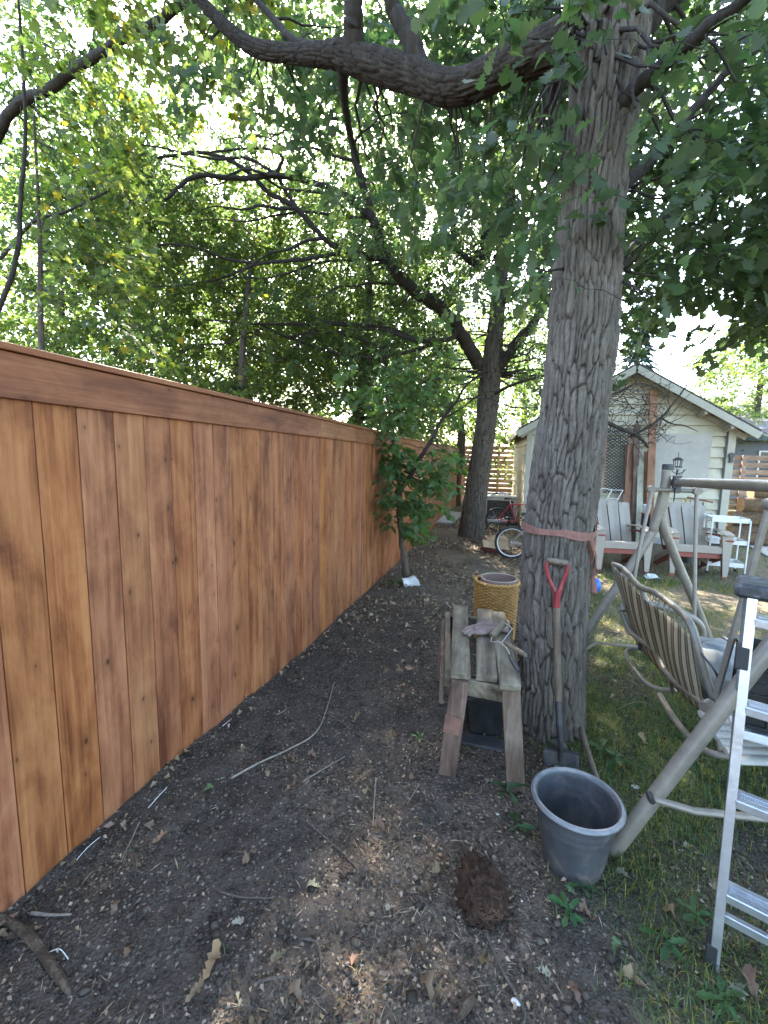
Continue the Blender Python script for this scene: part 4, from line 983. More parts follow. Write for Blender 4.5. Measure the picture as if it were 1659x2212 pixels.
# ---- neighbouring house with a dark roof
H0 = P(1560, 905, 21); hs = thing('house', 'neighbouring house with grey shingle roof, right of the garage', 'house', (H0.x - .2, 21, 0))
mb = MB(); mb.box((5, 3, 1.25), (9.6, 6, 2.5)); mb.obj('wall', simple('blue_grey_house_siding', (.12, .14, .16), .7), hs)
mb = MB(); a = [(-.3, -.5, 2.45), (10.5, -.5, 2.45), (9.0, 3, 4.2), (1.2, 3, 4.2)]; b = [(-.3, 6.5, 2.45), (10.5, 6.5, 2.45)]
mb.add(a + b, [(0, 1, 2, 3), (5, 4, 3, 2), (4, 0, 3), (1, 5, 2), (0, 4, 5, 1)]); mb.obj('roof', simple('blue_grey_shingle', (.10, .115, .13), .85, var=.2, scale=20), hs)
mb = MB(); a = [(-1.2, -2.4, 2.85), (1.5, -2.4, 2.75), (1.3, 1.4, 3.75), (-1.6, 1.4, 3.8)]
mb.add(a + [(x, y, z - .12) for x, y, z in a], [(0, 1, 2, 3), (4, 7, 6, 5), (0, 4, 5, 1), (1, 5, 6, 2), (2, 6, 7, 3), (3, 7, 4, 0)]); mb.obj('porch_roof', M['roof2'], hs)
mb = MB(); mb.box((-.9, -2.2, 1.35), (.12, .12, 2.7)); mb.obj('porch_post', M['trim'], hs); mb = MB(); mb.box((1.3, -2.2, 1.3), (.12, .12, 2.6)); mb.obj('porch_post', M['trim'], hs)
mb = MB(); mb.tube([(3.4, .9, 3.2), (3.4, .9, 3.75)], .07, 8); mb.obj('vent_pipe', M['dark_steel'], hs)
mb = MB(); mb.box((2.2, -.01, 1.5), (1.1, .05, 1.0)); w_ = mb.obj('window', M['glass'], hs); mb = MB()
for dx in (-.57, .57): mb.box((2.2 + dx, -.03, 1.5), (.06, .06, 1.14))
for dz in (-.54, .54): mb.box((2.2, -.03, 1.5 + dz), (1.07, .06, .06))
mb.obj('frame', M['white'], w_)
# ---- overhead wires
for k, (ya, yb) in enumerate(((768, 700), (775, 712), (783, 722))):
    a = P(1290, ya + 15, 22); b = P(1700, yb - 55, 18); c_ = (a + b) / 2; c_.z -= .15
    o = thing('power_line', ('topmost of the three thin overhead wires crossing the open sky by the oak', 'middle one of the three thin overhead wires beside the oak', 'lowest of the three thin overhead wires above the garage roof')[k], 'wire', a, group='overhead wires')
    mb = MB(); mb.tube(rel([a, c_, b], a), .010, 5, smooth=6); mb.obj('cable', M['rubber'], o)
# ---- log pile
lp_ = [(G(1612, 1178), 0)]
logc = [(4.75, 10.4, .16, .15, 2.6, .06), (5.1, 10.9, .15, .15, 2.4, -.03), (4.8, 10.5, .44, .15, 2.5, .02), (5.3, 10.9, .46, .16, 2.2, .1), (5.0, 10.6, .72, .16, 2.3, -.06), (5.4, 11.0, .74, .13, 2.0, .05), (5.2, 10.7, .97, .13, 2.0, .0), (4.6, 9.85, .12, .11, 2.9, -.12)]
names = ['lowest front log of the pile beside the garage corner', 'lowest back log of the pile beside the garage corner', 'mossy log lying second from the bottom at the front of the pile', 'log lying second from the bottom at the back of the pile',
         'light-topped log near the top front of the log pile', 'thin log near the top back of the log pile', 'orange-ended topmost log on the log pile', 'long smooth log lying on the grass before the log pile']
M['logwood'] = bark_mat('log_bark', (.05, .032, .02), (.13, .085, .05), (.26, .18, .11), (12, 12, 12)); M['logend'] = simple('cut_log_wood', (.42, .24, .12), .8, var=.25, scale=20)
for (x, y, z, r, L, a), lb in zip(logc, names):
    t = thing('log', lb, 'log', (x, y, z), a, group='logs piled beside the garage')
    p = [(0, 0, 0), (L * .33, .03, .015), (L * .66, -.02, -.01), (L, .02, .02)]
    v, f = tube_arr(p, [r, r * 1.04, r * .97, r * .93], 14, False, 6); nn = fbm(v[:, 0] * 4 + x, v[:, 1] * 7, v[:, 2] * 7 + z * 9, 3); v[:, 1:] *= (1 + .10 * nn)[:, None]
    mb = MB(); mb.add(v, f); mb.obj('bark', M['logwood'], t, smooth='auto')
    for xe, q in ((0, -1), (L, 1)):
        c2 = v[:14] if q < 0 else v[-14:]; mb = MB(); cc = c2.mean(0); mb.add(np.vstack([c2, cc]), [(i, (i + 1) % 14, 14)[::-q] for i in range(14)]); mb.obj('cut_end', M['logend'], t)
# ---- paths
def slab(name, pts_, mat, label, z=.012, t=.05):
    mb = MB(); n = len(pts_); vs = [(p[0], p[1], z) for p in pts_] + [(p[0], p[1], z - t) for p in pts_]
    mb.add(vs, [tuple(range(n)), tuple(range(n, 2 * n))[::-1]] + [(i, n + i, n + (i + 1) % n, (i + 1) % n) for i in range(n)]); o = mb.obj(name, mat); tag(o, label, kind='structure'); return o
slab('concrete_path', [tuple(G(1575, 1158))[:2], tuple(G(1600, 1150))[:2], tuple(G(1659, 1172))[:2], (12, 7.0), (12, 6.0), tuple(G(1659, 1205))[:2]], M['conc'], 'pale concrete path beyond the white cart', z=.03)
slab('paving_strip', [(-1.35, 10.6), (-.9, 10.5), (-.75, 12.6), (-1.2, 12.9)], M['conc'], 'pale paving slab at the foot of the far fence', z=.03)

# ================================================================== YARD THINGS, FAR
def arc(c, r, a0, a1, n=12, ax=0):
    return [(c[0] + r * math.cos(a), c[1], c[2] + r * math.sin(a)) for a in np.linspace(a0, a1, n)]
# ---- adirondack chairs; faces -Y (towards the camera), origin between the feet
def adirondack(name, label, mat, loc, rz, back=True, dz=0.0):
    t = thing(name, label, 'chair', loc, rz)
    z = dz
    for k, x in enumerate((-.225, -.075, .075, .225)):       # back slats fan out and lean back
        top = .93 - .035 * abs(k - 1.5) ; mb = MB(); n = 7; w0, w1 = .134, .158
        vs = []; 
        for i in range(n):
            f = i / (n - 1); zz = .30 + (top - .30) * f; yy = .16 + .30 * f + .05 * f * f; w = w0 + (w1 - w0) * f; xx = x * (1 + .16 * f); c2 = .012 * (1 if i < n - 1 else .2)
            vs += [(xx - w / 2, yy, zz), (xx, yy + c2, zz + (.014 if i == n - 1 else 0)), (xx + w / 2, yy, zz), (xx + w / 2, yy + .02, zz), (xx - w / 2, yy + .02, zz)]
        fs = [tuple(i * 5 + j for j in (0, 1)) + tuple((i + 1) * 5 + j for j in (1, 0)) for i in range(n - 1)]
        fs = []
        for i in range(n - 1):
            for j in range(5): fs.append((i * 5 + j, i * 5 + (j + 1) % 5, (i + 1) * 5 + (j + 1) % 5, (i + 1) * 5 + j))
        fs += [(4, 3, 2, 1, 0), tuple((n - 1) * 5 + j for j in range(5))]
        mb.add(np.array(vs) + [0, 0, z], fs); mb.obj('back_slat', mat, t)
    for k in range(5):                                       # seat slats, sloping back
        y0 = -.27 + k * .094; mb = MB(); mb.box((0, y0, .385 - .022 * k + z), (.53, .088, .02), bev=.004); mb.obj('seat_slat', mat, t)
    mb = MB(); mb.box((0, -.318, .345 + z), (.57, .022, .085), bev=.006); mb.obj('front_apron', mat, t)
    for s in (-1, 1):
        mb = MB(); x = s * .315   # front leg: tapering, hollow V section
        vs = [(x - .065, -.33, .56), (x + .065, -.33, .56), (x + .028, -.36, .0), (x - .028, -.36, .0), (x - .055, -.23, .56), (x + .055, -.23, .56), (x + .022, -.33, 0), (x - .022, -.33, 0)]
        mb.add(np.array(vs) + [0, 0, z], [(0, 3, 2, 1), (4, 5, 6, 7), (0, 4, 7, 3), (1, 2, 6, 5), (0, 1, 5, 4), (3, 7, 6, 2)]); mb.obj('front_leg', mat, t)
        mb = MB(); mb.beam((x * .92, -.22, .31 + z), (x * .92, .47, .02 + z), .03, .09, bev=.006); mb.obj('rear_leg', mat, t)
        mb = MB(); pth = [(x * 1.02, -.38, .565 + z), (x * 1.06, -.2, .59 + z), (x * 1.06, .05, .585 + z), (x * .96, .30, .56 + z), (x * .86, .36, .55 + z)]
        mb.tube(pth, [.055, .062, .058, .045, .03], 10, smooth=4, sq=(1.0, .24)); mb.obj('armrest', mat, t, smooth='auto')
    return t
CR = [('left', 1.86, 6.95, .08), ('right', 2.83, 7.0, -.04)]
adirondack('adirondack_chair', 'taupe plastic adirondack chair nearest the oak trunk, on top of a red one', M['chair'], (1.80, 7.06, .055), .10)
adirondack('adirondack_chair', 'faded red adirondack chair nested under the taupe chair nearest the oak', M['chair_red'], (1.815, 7.10, gz(1.8, 7.1) - .02), .10)
adirondack('adirondack_chair', 'taupe plastic adirondack chair behind the swing frame, beside the white cart', M['chair'], (2.80, 7.12, .055), -.02)
adirondack('adirondack_chair', 'faded red adirondack chair nested under the taupe chair beside the white cart', M['chair_red'], (2.815, 7.16, gz(2.8, 7.1) - .02), -.02)
adirondack('adirondack_chair', 'red plastic adirondack chair turned sideways right behind the oak trunk', M['chair_red'], (1.12, 7.2, 0), .9)
for o in bpy.data.objects:
    if o.get('category') == 'chair' and 'label' in o: o['group'] = 'garden chairs in front of the garage'
# white wire rack leaning behind the first chair
t = thing('wire_rack', 'white wire drying rack behind the chair nearest the oak', 'rack', (1.75, 7.75, 0)); mb = MB()
for dx in (0, .16): mb.tube([(dx - .25, 0, .3), (dx + .12, .02, 1.12)], .008, 6)
for f in np.linspace(0, 1, 7): mb.tube([(-.25 + .37 * f, 0, .3 + .82 * f), (-.09 + .37 * f, 0, .3 + .82 * f)], .005, 5)
mb.tube([(-.32, 0, 1.0), (-.02, 0, 1.14), (.12, .02, 1.12)], .006, 6)
mb.obj('frame', M['white'], t)
c_ = P(1397, 1095, 7.9); t = thing('flower_pot', 'small white pot with a red rim perched among the planks', 'pot', (c_.x, c_.y, c_.z - .10)); mb = MB()
mb.lathe([(0, 0), (.045, 0), (.065, .14), (.058, .14), (.04, .01), (0, .01)], 16); mb.obj('cup', M['white'], t, smooth='auto'); mb = MB(); mb.lathe([(.048, -.002), (.075, -.002), (.075, -.02), (.048, -.02), (.048, -.002)], 16); mb.obj('saucer', M['chair_red'], t)
mb = MB(); mb.box((0, 0, -.52), (.1, .1, 1.0 - .02)); mb.obj('stand', M['rubber'], t)
# ---- white rolling cart
ct = thing('utility_cart', 'white wire frame rolling cart with three shelves, right of the chairs', 'cart', (3.28, 7.25, 0), -.12)
mb = MB(); cw, cd, chh = .44, .34, .80
mb.obj
for i, (sx_, sy_) in enumerate(((-1, -1), (1, -1), (-1, 1), (1, 1))):
    mb = MB(); mb.tube([(sx_ * cw / 2, sy_ * cd / 2, .05), (sx_ * cw / 2, sy_ * cd / 2, chh)], .011, 8); mb.obj('leg', M['white'], ct)
    mb = MB(); mb.tube([(sx_ * cw / 2 - .012, sy_ * cd / 2, .027), (sx_ * cw / 2 + .012, sy_ * cd / 2, .027)], .026, 12); mb.obj('wheel', M['rubber'], ct)
for z in (.14, .46, .77):
    mb = MB(); mb.box((0, 0, z), (cw - .02, cd - .02, .006))
    for s in (-1, 1): mb.box((0, s * (cd / 2 - .006), z + .02), (cw - .024, .006, .06)); mb.box((s * (cw / 2 - .006), 0, z + .02), (.006, cd - .024, .06))
    mb.obj('shelf', M['white'], ct)
mb = MB(); mb.tube([(-cw / 2, -cd / 2, chh), (-cw / 2, -cd / 2, .86), (-cw / 2, cd / 2, .86), (-cw / 2, cd / 2, chh)], .009, 8); mb.obj('push_handle', M['white'], ct)
t = thing('folded_rag', 'crumpled pale rag on the middle shelf of the cart', 'rag', (3.24, 7.22, .465)); mb = MB()
q = rng.normal(0, 1, (60, 3)); nx_ = 10
gxg, gyg = np.meshgrid(np.linspace(-.1, .1, 10), np.linspace(-.08, .08, 8)); zg = .02 + .018 * perlin(gxg * 22, gyg * 22, .5) ; vv = np.stack([gxg, gyg, zg], -1).reshape(-1, 3)
mb.add(vv, [(j * 10 + i, j * 10 + i + 1, (j + 1) * 10 + i + 1, (j + 1) * 10 + i) for j in range(7) for i in range(9)]); mb.obj('cloth', M['white'], t, smooth=True)
t = thing('potted_plant', 'dry reddish flowering plant between the chair and the cart', 'plant', (3.05, 7.9, 0)); pv = []
pts_ = rng.normal(0, 1, (70, 3)) * [.14, .1, .1] + [0, 0, .72]; lv, lf = place_leaves(T_DIA, pts_, rng.normal(size=(70, 3)), rng.uniform(.03, .07, 70)); np_mesh('foliage', lv, lf, M['chair_red'], t, kind='stuff')
pa = np.zeros((24, 4, 3)); e_ = pts_[:24]; tt4 = np.linspace(0, 1, 4)[None, :, None]; pa = np.array([0, 0, .05]) * (1 - tt4) + e_[:, None] * tt4; tv, tf = tubes3(pa, np.full((24, 4), .003), 4); np_mesh('stems', tv, tf, M['bark'], t)
mb = MB(); mb.lathe([(0, 0), (.09, 0), (.12, .2), (.11, .2), (.085, .02), (0, .02)], 20); mb.obj('pot', M['dark_steel'], t, smooth='auto')
# ---- old washer-like white metal cabinet, blue tarp on it
wc_ = P(1083, 1075, 11.2); t = thing('metal_cabinet', 'low white metal cabinet with dark front standing behind the bicycle', 'cabinet', (wc_.x, 11.4, 0))
mb = MB(); mb.box((0, 0, .32), (.74, .55, .62), bev=.015); mb.obj('body', M['white'], t)
mb = MB(); mb.box((-.02, -.285, .33), (.62, .02, .46), bev=.008); mb.obj('front_panel', M['dark_steel'], t)
mb = MB(); mb.box((0, -.01, .645), (.76, .6, .03), bev=.006); mb.obj('top', M['white'], t)
M['blue'] = simple('bright_blue_plastic', (.03, .13, .42), .45, var=.2)
t = thing('blue_tarp', 'crumpled bright blue tarp lying on the white cabinet', 'tarp', (wc_.x - .02, 11.35, .66)); mb = MB()
gxg, gyg = np.meshgrid(np.linspace(-.25, .22, 14), np.linspace(-.15, .15, 10)); zg = .03 + .07 * np.clip(.5 + perlin(gxg * 9, gyg * 9, 3.5), 0, 1) * (1 - (gxg / .27)**2); vv = np.stack([gxg, gyg, zg], -1).reshape(-1, 3)
mb.add(vv, [(j * 14 + i, j * 14 + i + 1, (j + 1) * 14 + i + 1, (j + 1) * 14 + i) for j in range(9) for i in range(13)]); mb.obj('sheet', M['blue'], t, smooth=True)
# ---- bicycles
def wheel(parent, c, r, tyre, rim, tw=.022, nsp=18, name='wheel'):
    w = empty(name); w.parent = parent; w.location = c
    mb = MB(); ring = [(r * math.cos(a), 0, r * math.sin(a)) for a in np.linspace(0, 2 * np.pi, 41)]; mb.tube(ring, tw, 8, cap=False); mb.obj('tyre', tyre, w, smooth=True)
    mb = MB(); rr = r - tw * .9; ring = [(rr * math.cos(a), 0, rr * math.sin(a)) for a in np.linspace(0, 2 * np.pi, 41)]; mb.tube(ring, tw * .55, 6, cap=False); mb.obj('rim', rim, w, smooth=True)
    mb = MB()
    for i in range(nsp):
        a = i * 2 * math.pi / nsp; mb.tube([(0, .02 * (-1)**i, 0), (rr * math.cos(a), 0, rr * math.sin(a))], .0016, 3, cap=False)
    mb.obj('spokes', M['alu'], w); mb = MB(); mb.tube([(0, -.035, 0), (0, .035, 0)], .018, 10); mb.obj('hub', M['alu'], w)
def bicycle(name, label, loc, rz, s, framemat, tyre, rim, tilt=0.0):
    b = thing(name, label, 'bicycle', loc, rz); b.rotation_euler = (tilt, 0, rz); r = .31 * s
    rw, fw = (0, 0, r), (1.02 * s, 0, r); bb = (.42 * s, 0, r - .03 * s); st = (.30 * s, 0, r + .40 * s); hd = (.80 * s, 0, r + .42 * s); hl = (.84 * s, 0, r + .30 * s)
    wheel(b, rw, r - .02, tyre, rim); wheel(b, fw, r - .02, tyre, rim)
    mb = MB()
    for a, c_, q in ((bb, st, .017), (st, hd, .016), (bb, hl, .019), (hd, hl, .02)): mb.tube([a, c_], q * s, 10)
    for y in (-.045, .045): mb.tube([(bb[0], y * .5, bb[2]), (0, y, r)], .010 * s, 8); mb.tube([(st[0], y * .4, st[2]), (0, y, r)], .009 * s, 8)
    mb.obj('frame', framemat, b, smooth='auto')
    mb = MB()
    for y in (-.045, .045): mb.tube([(hl[0], y, hl[2] - .02), (hl[0] + .07 * s, y, r + .12 * s), fw[:1] + (y,) + fw[2:]], .011 * s, 8, smooth=4)
    mb.tube([(hl[0], -.05, hl[2] - .02), (hl[0], .05, hl[2] - .02)], .014 * s, 8); mb.obj('fork', M['alu'], b, smooth='auto')
    mb = MB(); z = hd[2] + .14 * s; mb.tube([hd, (hd[0] - .015, 0, z)], .013 * s, 8)
    mb.tube([(hd[0] - .12 * s, -.27 * s, z + .03), (hd[0], -.12 * s, z + .01), (hd[0] + .03, 0, z), (hd[0], .12 * s, z + .01), (hd[0] - .12 * s, .27 * s, z + .03)], .011 * s, 8, smooth=4)
    hb = mb.obj('handlebar', M['alu'], b, smooth='auto'); mb = MB()
    for y in (-1, 1): mb.tube([(hd[0] - .14 * s, y * .31 * s, z + .034), (hd[0] - .09 * s, y * .21 * s, z + .025)], .018 * s, 8)
    mb.obj('grip', M['rubber'], hb, smooth='auto')
    mb = MB(); mb.tube([st, (st[0] - .03 * s, 0, st[2] + .12 * s)], .012 * s, 8); mb.obj('seat_post', M['alu'], b)
    mb = MB(); mb.tube([(st[0] - .16 * s, 0, st[2] + .14 * s), (st[0] - .08 * s, 0, st[2] + .145 * s), (st[0] + .1 * s, 0, st[2] + .13 * s)], [.075 * s, .065 * s, .02 * s], 12, smooth=4, sq=(1, .42)); mb.obj('saddle', M['rubber'], b, smooth='auto')
    mb = MB(); mb.tube([(bb[0], -.06, bb[2]), (bb[0], .06, bb[2])], .012, 8); ring = [(bb[0] + .09 * s * math.cos(a), -.045, bb[2] + .09 * s * math.sin(a)) for a in np.linspace(0, 6.283, 25)]; mb.tube(ring, .007, 6, cap=False)
    for sg in (-1, 1): mb.tube([(bb[0], sg * .06, bb[2]), (bb[0] + sg * .12 * s, sg * .065, bb[2] - sg * .11 * s)], .009, 6); mb.box((bb[0] + sg * .12 * s, sg * .11, bb[2] - sg * .11 * s), (.08, .08, .02))
    mb.obj('crankset', M['dark_steel'], b)
    return b
M['redpaint'] = simple('glossy_red_frame_paint', (.42, .02, .035), .3, var=.1)
M['greypaint'] = simple('silver_frame_paint', (.30, .26, .25), .35, metal=.4, var=.1)
bicycle('bicycle', 'red bicycle standing by the white cabinet with a black tyred rear wheel', (.14, 9.75, 0), .0, .86, M['redpaint'], M['rubber'], M['black'], -.08)
bicycle('bicycle', 'small bicycle with pale rimmed wheel poking out left of the oak trunk', (.34, 7.2, 0), .06, .86, M['greypaint'], M['rubber'], M['white'], .06)
# ---- torn cardboard box
M['card'] = simple('tan_cardboard', (.42, .31, .19), .85, var=.1, scale=9, dirt=(.25, .17, .1))
cb = thing('cardboard_box', 'torn tan cardboard box lying at the foot of the second tree', 'box', (.10, 7.75, .06), .25)
mb = MB(); mb.box((0, 0, .09), (.36, .26, .18)); mb.obj('body', M['card'], cb)
mb = MB(); mb.beam((-.26, -.17, .10), (.16, -.20, .06), .20, .008, up=(0, -.5, 1)); mb.obj('flap', M['card'], cb)
mb = MB(); mb.beam((-.10, .0, .17), (-.14, -.06, .34), .12, .006, up=(1, 0, 0)); mb.obj('flap', M['card'], cb)
mb = MB(); mb.beam((.08, .02, .17), (.02, -.04, .30), .14, .006, up=(1, 0, .2)); mb.obj('flap', M['card'], cb)
def blob(name, r, mat, parent=None, sc=(1, 1, 1), amp=.2, fr=3.0, sub=4, seed=0.0, loc=None, smooth=True):
    me = bpy.data.meshes.new(name); bm_ = __import__('bmesh').new(); __import__('bmesh').ops.create_icosphere(bm_, subdivisions=sub, radius=1.0)
    for v in bm_.verts: v.co *= 1
    bm_.to_mesh(me); bm_.free(); co = np.empty(len(me.vertices) * 3, np.float32); me.vertices.foreach_get('co', co); co = co.reshape(-1, 3).astype(float)
    n = fbm(co[:, 0] * fr + seed, co[:, 1] * fr, co[:, 2] * fr, 4); co *= (1 + amp * n)[:, None]; co *= np.array(sc) * r
    me.vertices.foreach_set('co', co.astype(np.float32).ravel()); me.materials.append(mat)
    if smooth: me.polygons.foreach_set('use_smooth', [True] * len(me.polygons))
    me.update(); o = bpy.data.objects.new(name, me); COL.objects.link(o)
    if parent: o.parent = parent
    if loc is not None: o.location = loc
    return o
t = blob('rubbish_heap', .16, simple('dull_red_rag_heap', (.11, .03, .025), .9, var=.4), None, (1.3, .8, .5), .3, 4, 3, loc=(.06, 7.62, .05)); tag(t, 'dark red crumpled rag under the torn cardboard box', 'rag')
t = blob('toy_bucket', .09, M['blue'], None, (.8, .8, 1.1), .06, 2, 3, loc=tuple(P(1288, 1218, 5.6))); t.location.z = .10; tag(t, 'blue plastic thing on the ground just right of the oak', 'toy')
g_ = G(1409, 1250); t = thing('plastic_bag', 'small white plastic bag lying in front of the chairs', 'bag', (g_.x, g_.y, 0)); mb = MB()
gxg, gyg = np.meshgrid(np.linspace(-.09, .09, 12), np.linspace(-.07, .07, 10)); zg = .012 + .05 * np.clip(.4 + perlin(gxg * 18, gyg * 18, 7.5), 0, 1) * (1 - (gxg / .095)**2); vv = np.stack([gxg, gyg, zg], -1).reshape(-1, 3)
mb.add(vv, [(j * 12 + i, j * 12 + i + 1, (j + 1) * 12 + i + 1, (j + 1) * 12 + i) for j in range(9) for i in range(11)]); mb.obj('film', M['white'], t, smooth=True)
# ---- sheet of paper by the sapling
g_ = G(886, 1254); t = thing('paper_sheet', 'crumpled white paper sheet lying at the foot of the sapling', 'paper', (g_.x, g_.y, gz(g_.x, g_.y)), .5); mb = MB()
gxg, gyg = np.meshgrid(np.linspace(-.10, .10, 9), np.linspace(-.14, .14, 11)); zg = .045 + .06 * perlin(gxg * 9 + 2, gyg * 9, 1.5) + .25 * gyg; vv = np.stack([gxg, gyg, zg], -1).reshape(-1, 3)
mb.add(vv, [(j * 9 + i, j * 9 + i + 1, (j + 1) * 9 + i + 1, (j + 1) * 9 + i) for j in range(10) for i in range(8)]); mb.obj('sheet', M['white'], t, smooth=True)

# ================================================================== PORCH SWING (no canopy)
SW = Vector((1.28, 2.75, 0)); sw = thing('garden_swing', 'taupe steel garden swing frame with striped sling seat seen from behind', 'swing', SW)
def swt(name, pts, r, seg=10, smooth=4, sq=None, mat=None, par=None):
    mb = MB(); mb.tube(rel(pts, SW), r, seg, smooth=smooth, sq=sq); return mb.obj(name, mat or M['taupe'], par or sw, smooth='auto')
V3 = Vector
swt('top_beam', [V3((1.285, 3.72, 1.445)), V3((1.285, 1.75, 1.515))], .031, 14, 0)
ap = V3((1.27, 3.66, 1.40))
swt('leg', [V3((.62, 3.46, 0)), V3((.80, 3.52, .38)), P(1398, 1168, 3.6), P(1412, 1140, 3.6), P(1421, 1110, 3.6), P(1436, 1050, 3.6), P(1440, 1016, 3.6)], .031, 12, 5)
swt('leg', [P(1441, 1040, 3.62), P(1434, 1080, 3.62), P(1430, 1110, 3.62), P(1433, 1138, 3.62), P(1446, 1172, 3.65), P(1470, 1230, 3.68), P(1505, 1312, 3.72), V3((1.80, 3.84, 0))], .031, 12, 5)
nb = V3((1.066, 1.85, 1.017))
swt('leg', [V3((.552, 1.81, 0)), V3((.912, 1.83, .73)), nb, nb + V3((.07, 0, .16)), V3((1.24, 1.85, 1.40)), V3((1.27, 1.85, 1.50))], .030, 12, 4)
swt('leg', [V3((1.31, 1.85, 1.48)), V3((1.34, 1.85, 1.40)), V3((1.48, 1.87, 1.05)), V3((1.95, 1.95, 0))], .036, 12, 4)
for p_, q_ in ((P(1444, 1006, 3.6), 1), (V3((1.28, 1.85, 1.53)), 1)): 
    mb = MB(); mb.lathe([(0, .012), (.038, .012), (.040, 0), (.040, -.03), (.036, -.03)], 14, c=tuple(p_ - SW)); mb.obj('cap', M['dark_steel'], sw, smooth='auto')
swt('spreader', [V3((.66, 3.47, .10)), P(1290, 1388, 3.5), P(1462, 1407, 3.6), V3((1.75, 3.82, .10))], .013, 8, 0)
swt('spreader', [P(1400, 1722, 1.79), P(1500, 1752, 1.79), V3((1.9, 1.93, .26))], .014, 8, 0)
mb = MB(); c_ = P(1407, 1727, 1.765) - SW; mb.tube([c_ - V3((0, .012, 0)), c_ + V3((0, .03, 0))], .012, 12); mb.obj('bolt', M['dark_steel'], sw)
for Y0, xl, xr, z0 in ((3.56, 1.115, 1.405, 1.392), (2.18, 1.14, 1.42, 1.425)):
    swt('hanger_bar', [V3((xl, Y0, z0)), V3((xr, Y0, z0))], .016, 10, 0)
    for x in (xl, xr):
        mb = MB(); mb.tube([V3((x, Y0 - .026, z0)) - SW, V3((x, Y0 + .026, z0)) - SW], .027, 14); mb.obj('pivot', M['taupe'], sw, smooth='auto')
    mb = MB(); mb.box(V3((1.275, Y0, z0 + .05)) - SW, (.05, .04, .11), bev=.004); mb.tube([V3((1.275, Y0 - .04, z0)) - SW, V3((1.275, Y0 + .04, z0)) - SW], .02, 10); mb.obj('clamp', M['dark_steel'], sw)
swt('hanger', [V3((1.115, 3.54, 1.39)), V3((1.04, 3.45, .95)), V3((1.0, 3.40, .52))], .013, 8, 3)
swt('hanger', [V3((1.405, 3.56, 1.39)), V3((1.41, 3.5, 1.0)), V3((1.42, 3.42, .50))], .0135, 8, 3)
swt('hanger', [V3((1.14, 2.19, 1.425)), V3((1.055, 2.25, .506))], .0145, 8, 0)
swt('hanger', [V3((1.42, 2.19, 1.425)), V3((1.46, 2.22, .52))], .0145, 8, 0)
# seat unit
D1, D2 = 3.38, 2.30
swt('back_top_tube', [P(1322, 1217, D1), P(1338, 1223, 3.34), P(1356, 1238, 3.22), P(1383, 1268, 3.0), P(1413, 1279, 2.88), P(1452, 1306, 2.66), P(1484, 1337, 2.42), P(1499, 1368, 2.34), P(1510, 1410, 2.3), P(1540, 1505, 2.27)],
    [.012, .016, .0175, .018, .018, .018, .018, .018, .0175, .016], 12, 5)
swt('back_post', [P(1324, 1219, D1), P(1332, 1245, D1), P(1352, 1305, D1), P(1380, 1392, D1), P(1394, 1412, D1)], .014, 8, 4)
swt('back_post', [P(1388, 1276, 2.97), P(1398, 1310, 2.95), P(1410, 1350, 2.93), P(1432, 1412, 2.9)], .017, 8, 3)
swt('back_low_tube', [P(1340, 1318, 3.36), P(1348, 1335, 3.34), P(1362, 1365, 3.28), P(1395, 1391, 3.1), P(1421, 1409, 2.95), P(1437, 1448, 2.8), P(1462, 1476, 2.65), P(1500, 1503, 2.42), P(1528, 1528, 2.28)],
    [.014, .017, .018, .018, .019, .019, .019, .019, .018], 12, 5)
mb = MB(); c_ = P(1528, 1526, 2.26) - SW; mb.tube([c_ - V3((.02, .015, 0)), c_ + V3((.02, .03, 0))], .024, 12); c_ = P(1346, 1312, 3.36) - SW; mb.tube([c_ - V3((0, .02, .02)), c_ + V3((0, .02, .02))], .022, 10); mb.obj('joint', M['taupe'], sw)
# sling of striped fabric
def stripe_mat(name, c, rough=.8):
    return simple(name, c, rough, var=.12, scale=60, bump=.4, spec=.2)
ST = [stripe_mat('cream_stripe_fabric', (.46, .39, .27)), stripe_mat('dark_brown_stripe_fabric', (.09, .066, .04)), stripe_mat('olive_tan_stripe_fabric', (.22, .18, .11))]
top = crom(np.array([P(1331, 1229, 3.37), P(1350, 1250, 3.25), P(1388, 1292, 2.97), P(1430, 1322, 2.72), P(1465, 1350, 2.5), P(1493, 1376, 2.35)]), 30)
bot = crom(np.array([P(1379, 1396, 3.37), P(1400, 1420, 3.2), P(1428, 1452, 2.96), P(1460, 1488, 2.7), P(1492, 1520, 2.48), P(1522, 1548, 2.31)]), 30)
n1_ = len(top); rows_ = 14; vs = []; fs = []; mi = []
pat = [0] * 7 + [1] * 2 + [2] * 3 + [1] * 2
for i in range(n1_):
    for j in range(rows_ + 1):
        f = j / rows_; p = top[i] * (1 - f) + bot[i] * f; sag = .035 * math.sin(math.pi * f) * math.sin(math.pi * min(1, (i % 75) / 75)); p = p + np.array([-.6 * sag, 0, -.3 * sag]); vs.append(p - np.array(SW))
mb = MB(); k = 0
for i in range(n1_ - 1):
    for j in range(rows_): fs.append((i * (rows_ + 1) + j, i * (rows_ + 1) + j + 1, (i + 1) * (rows_ + 1) + j + 1, (i + 1) * (rows_ + 1) + j)); mi.append(pat[i % len(pat)])
mb.add(vs, fs); mb.mi = mi; fab = mb.obj('sling_back', ST, sw, smooth=True)
sol = fab.modifiers.new('thickness', 'SOLIDIFY'); sol.thickness = .004
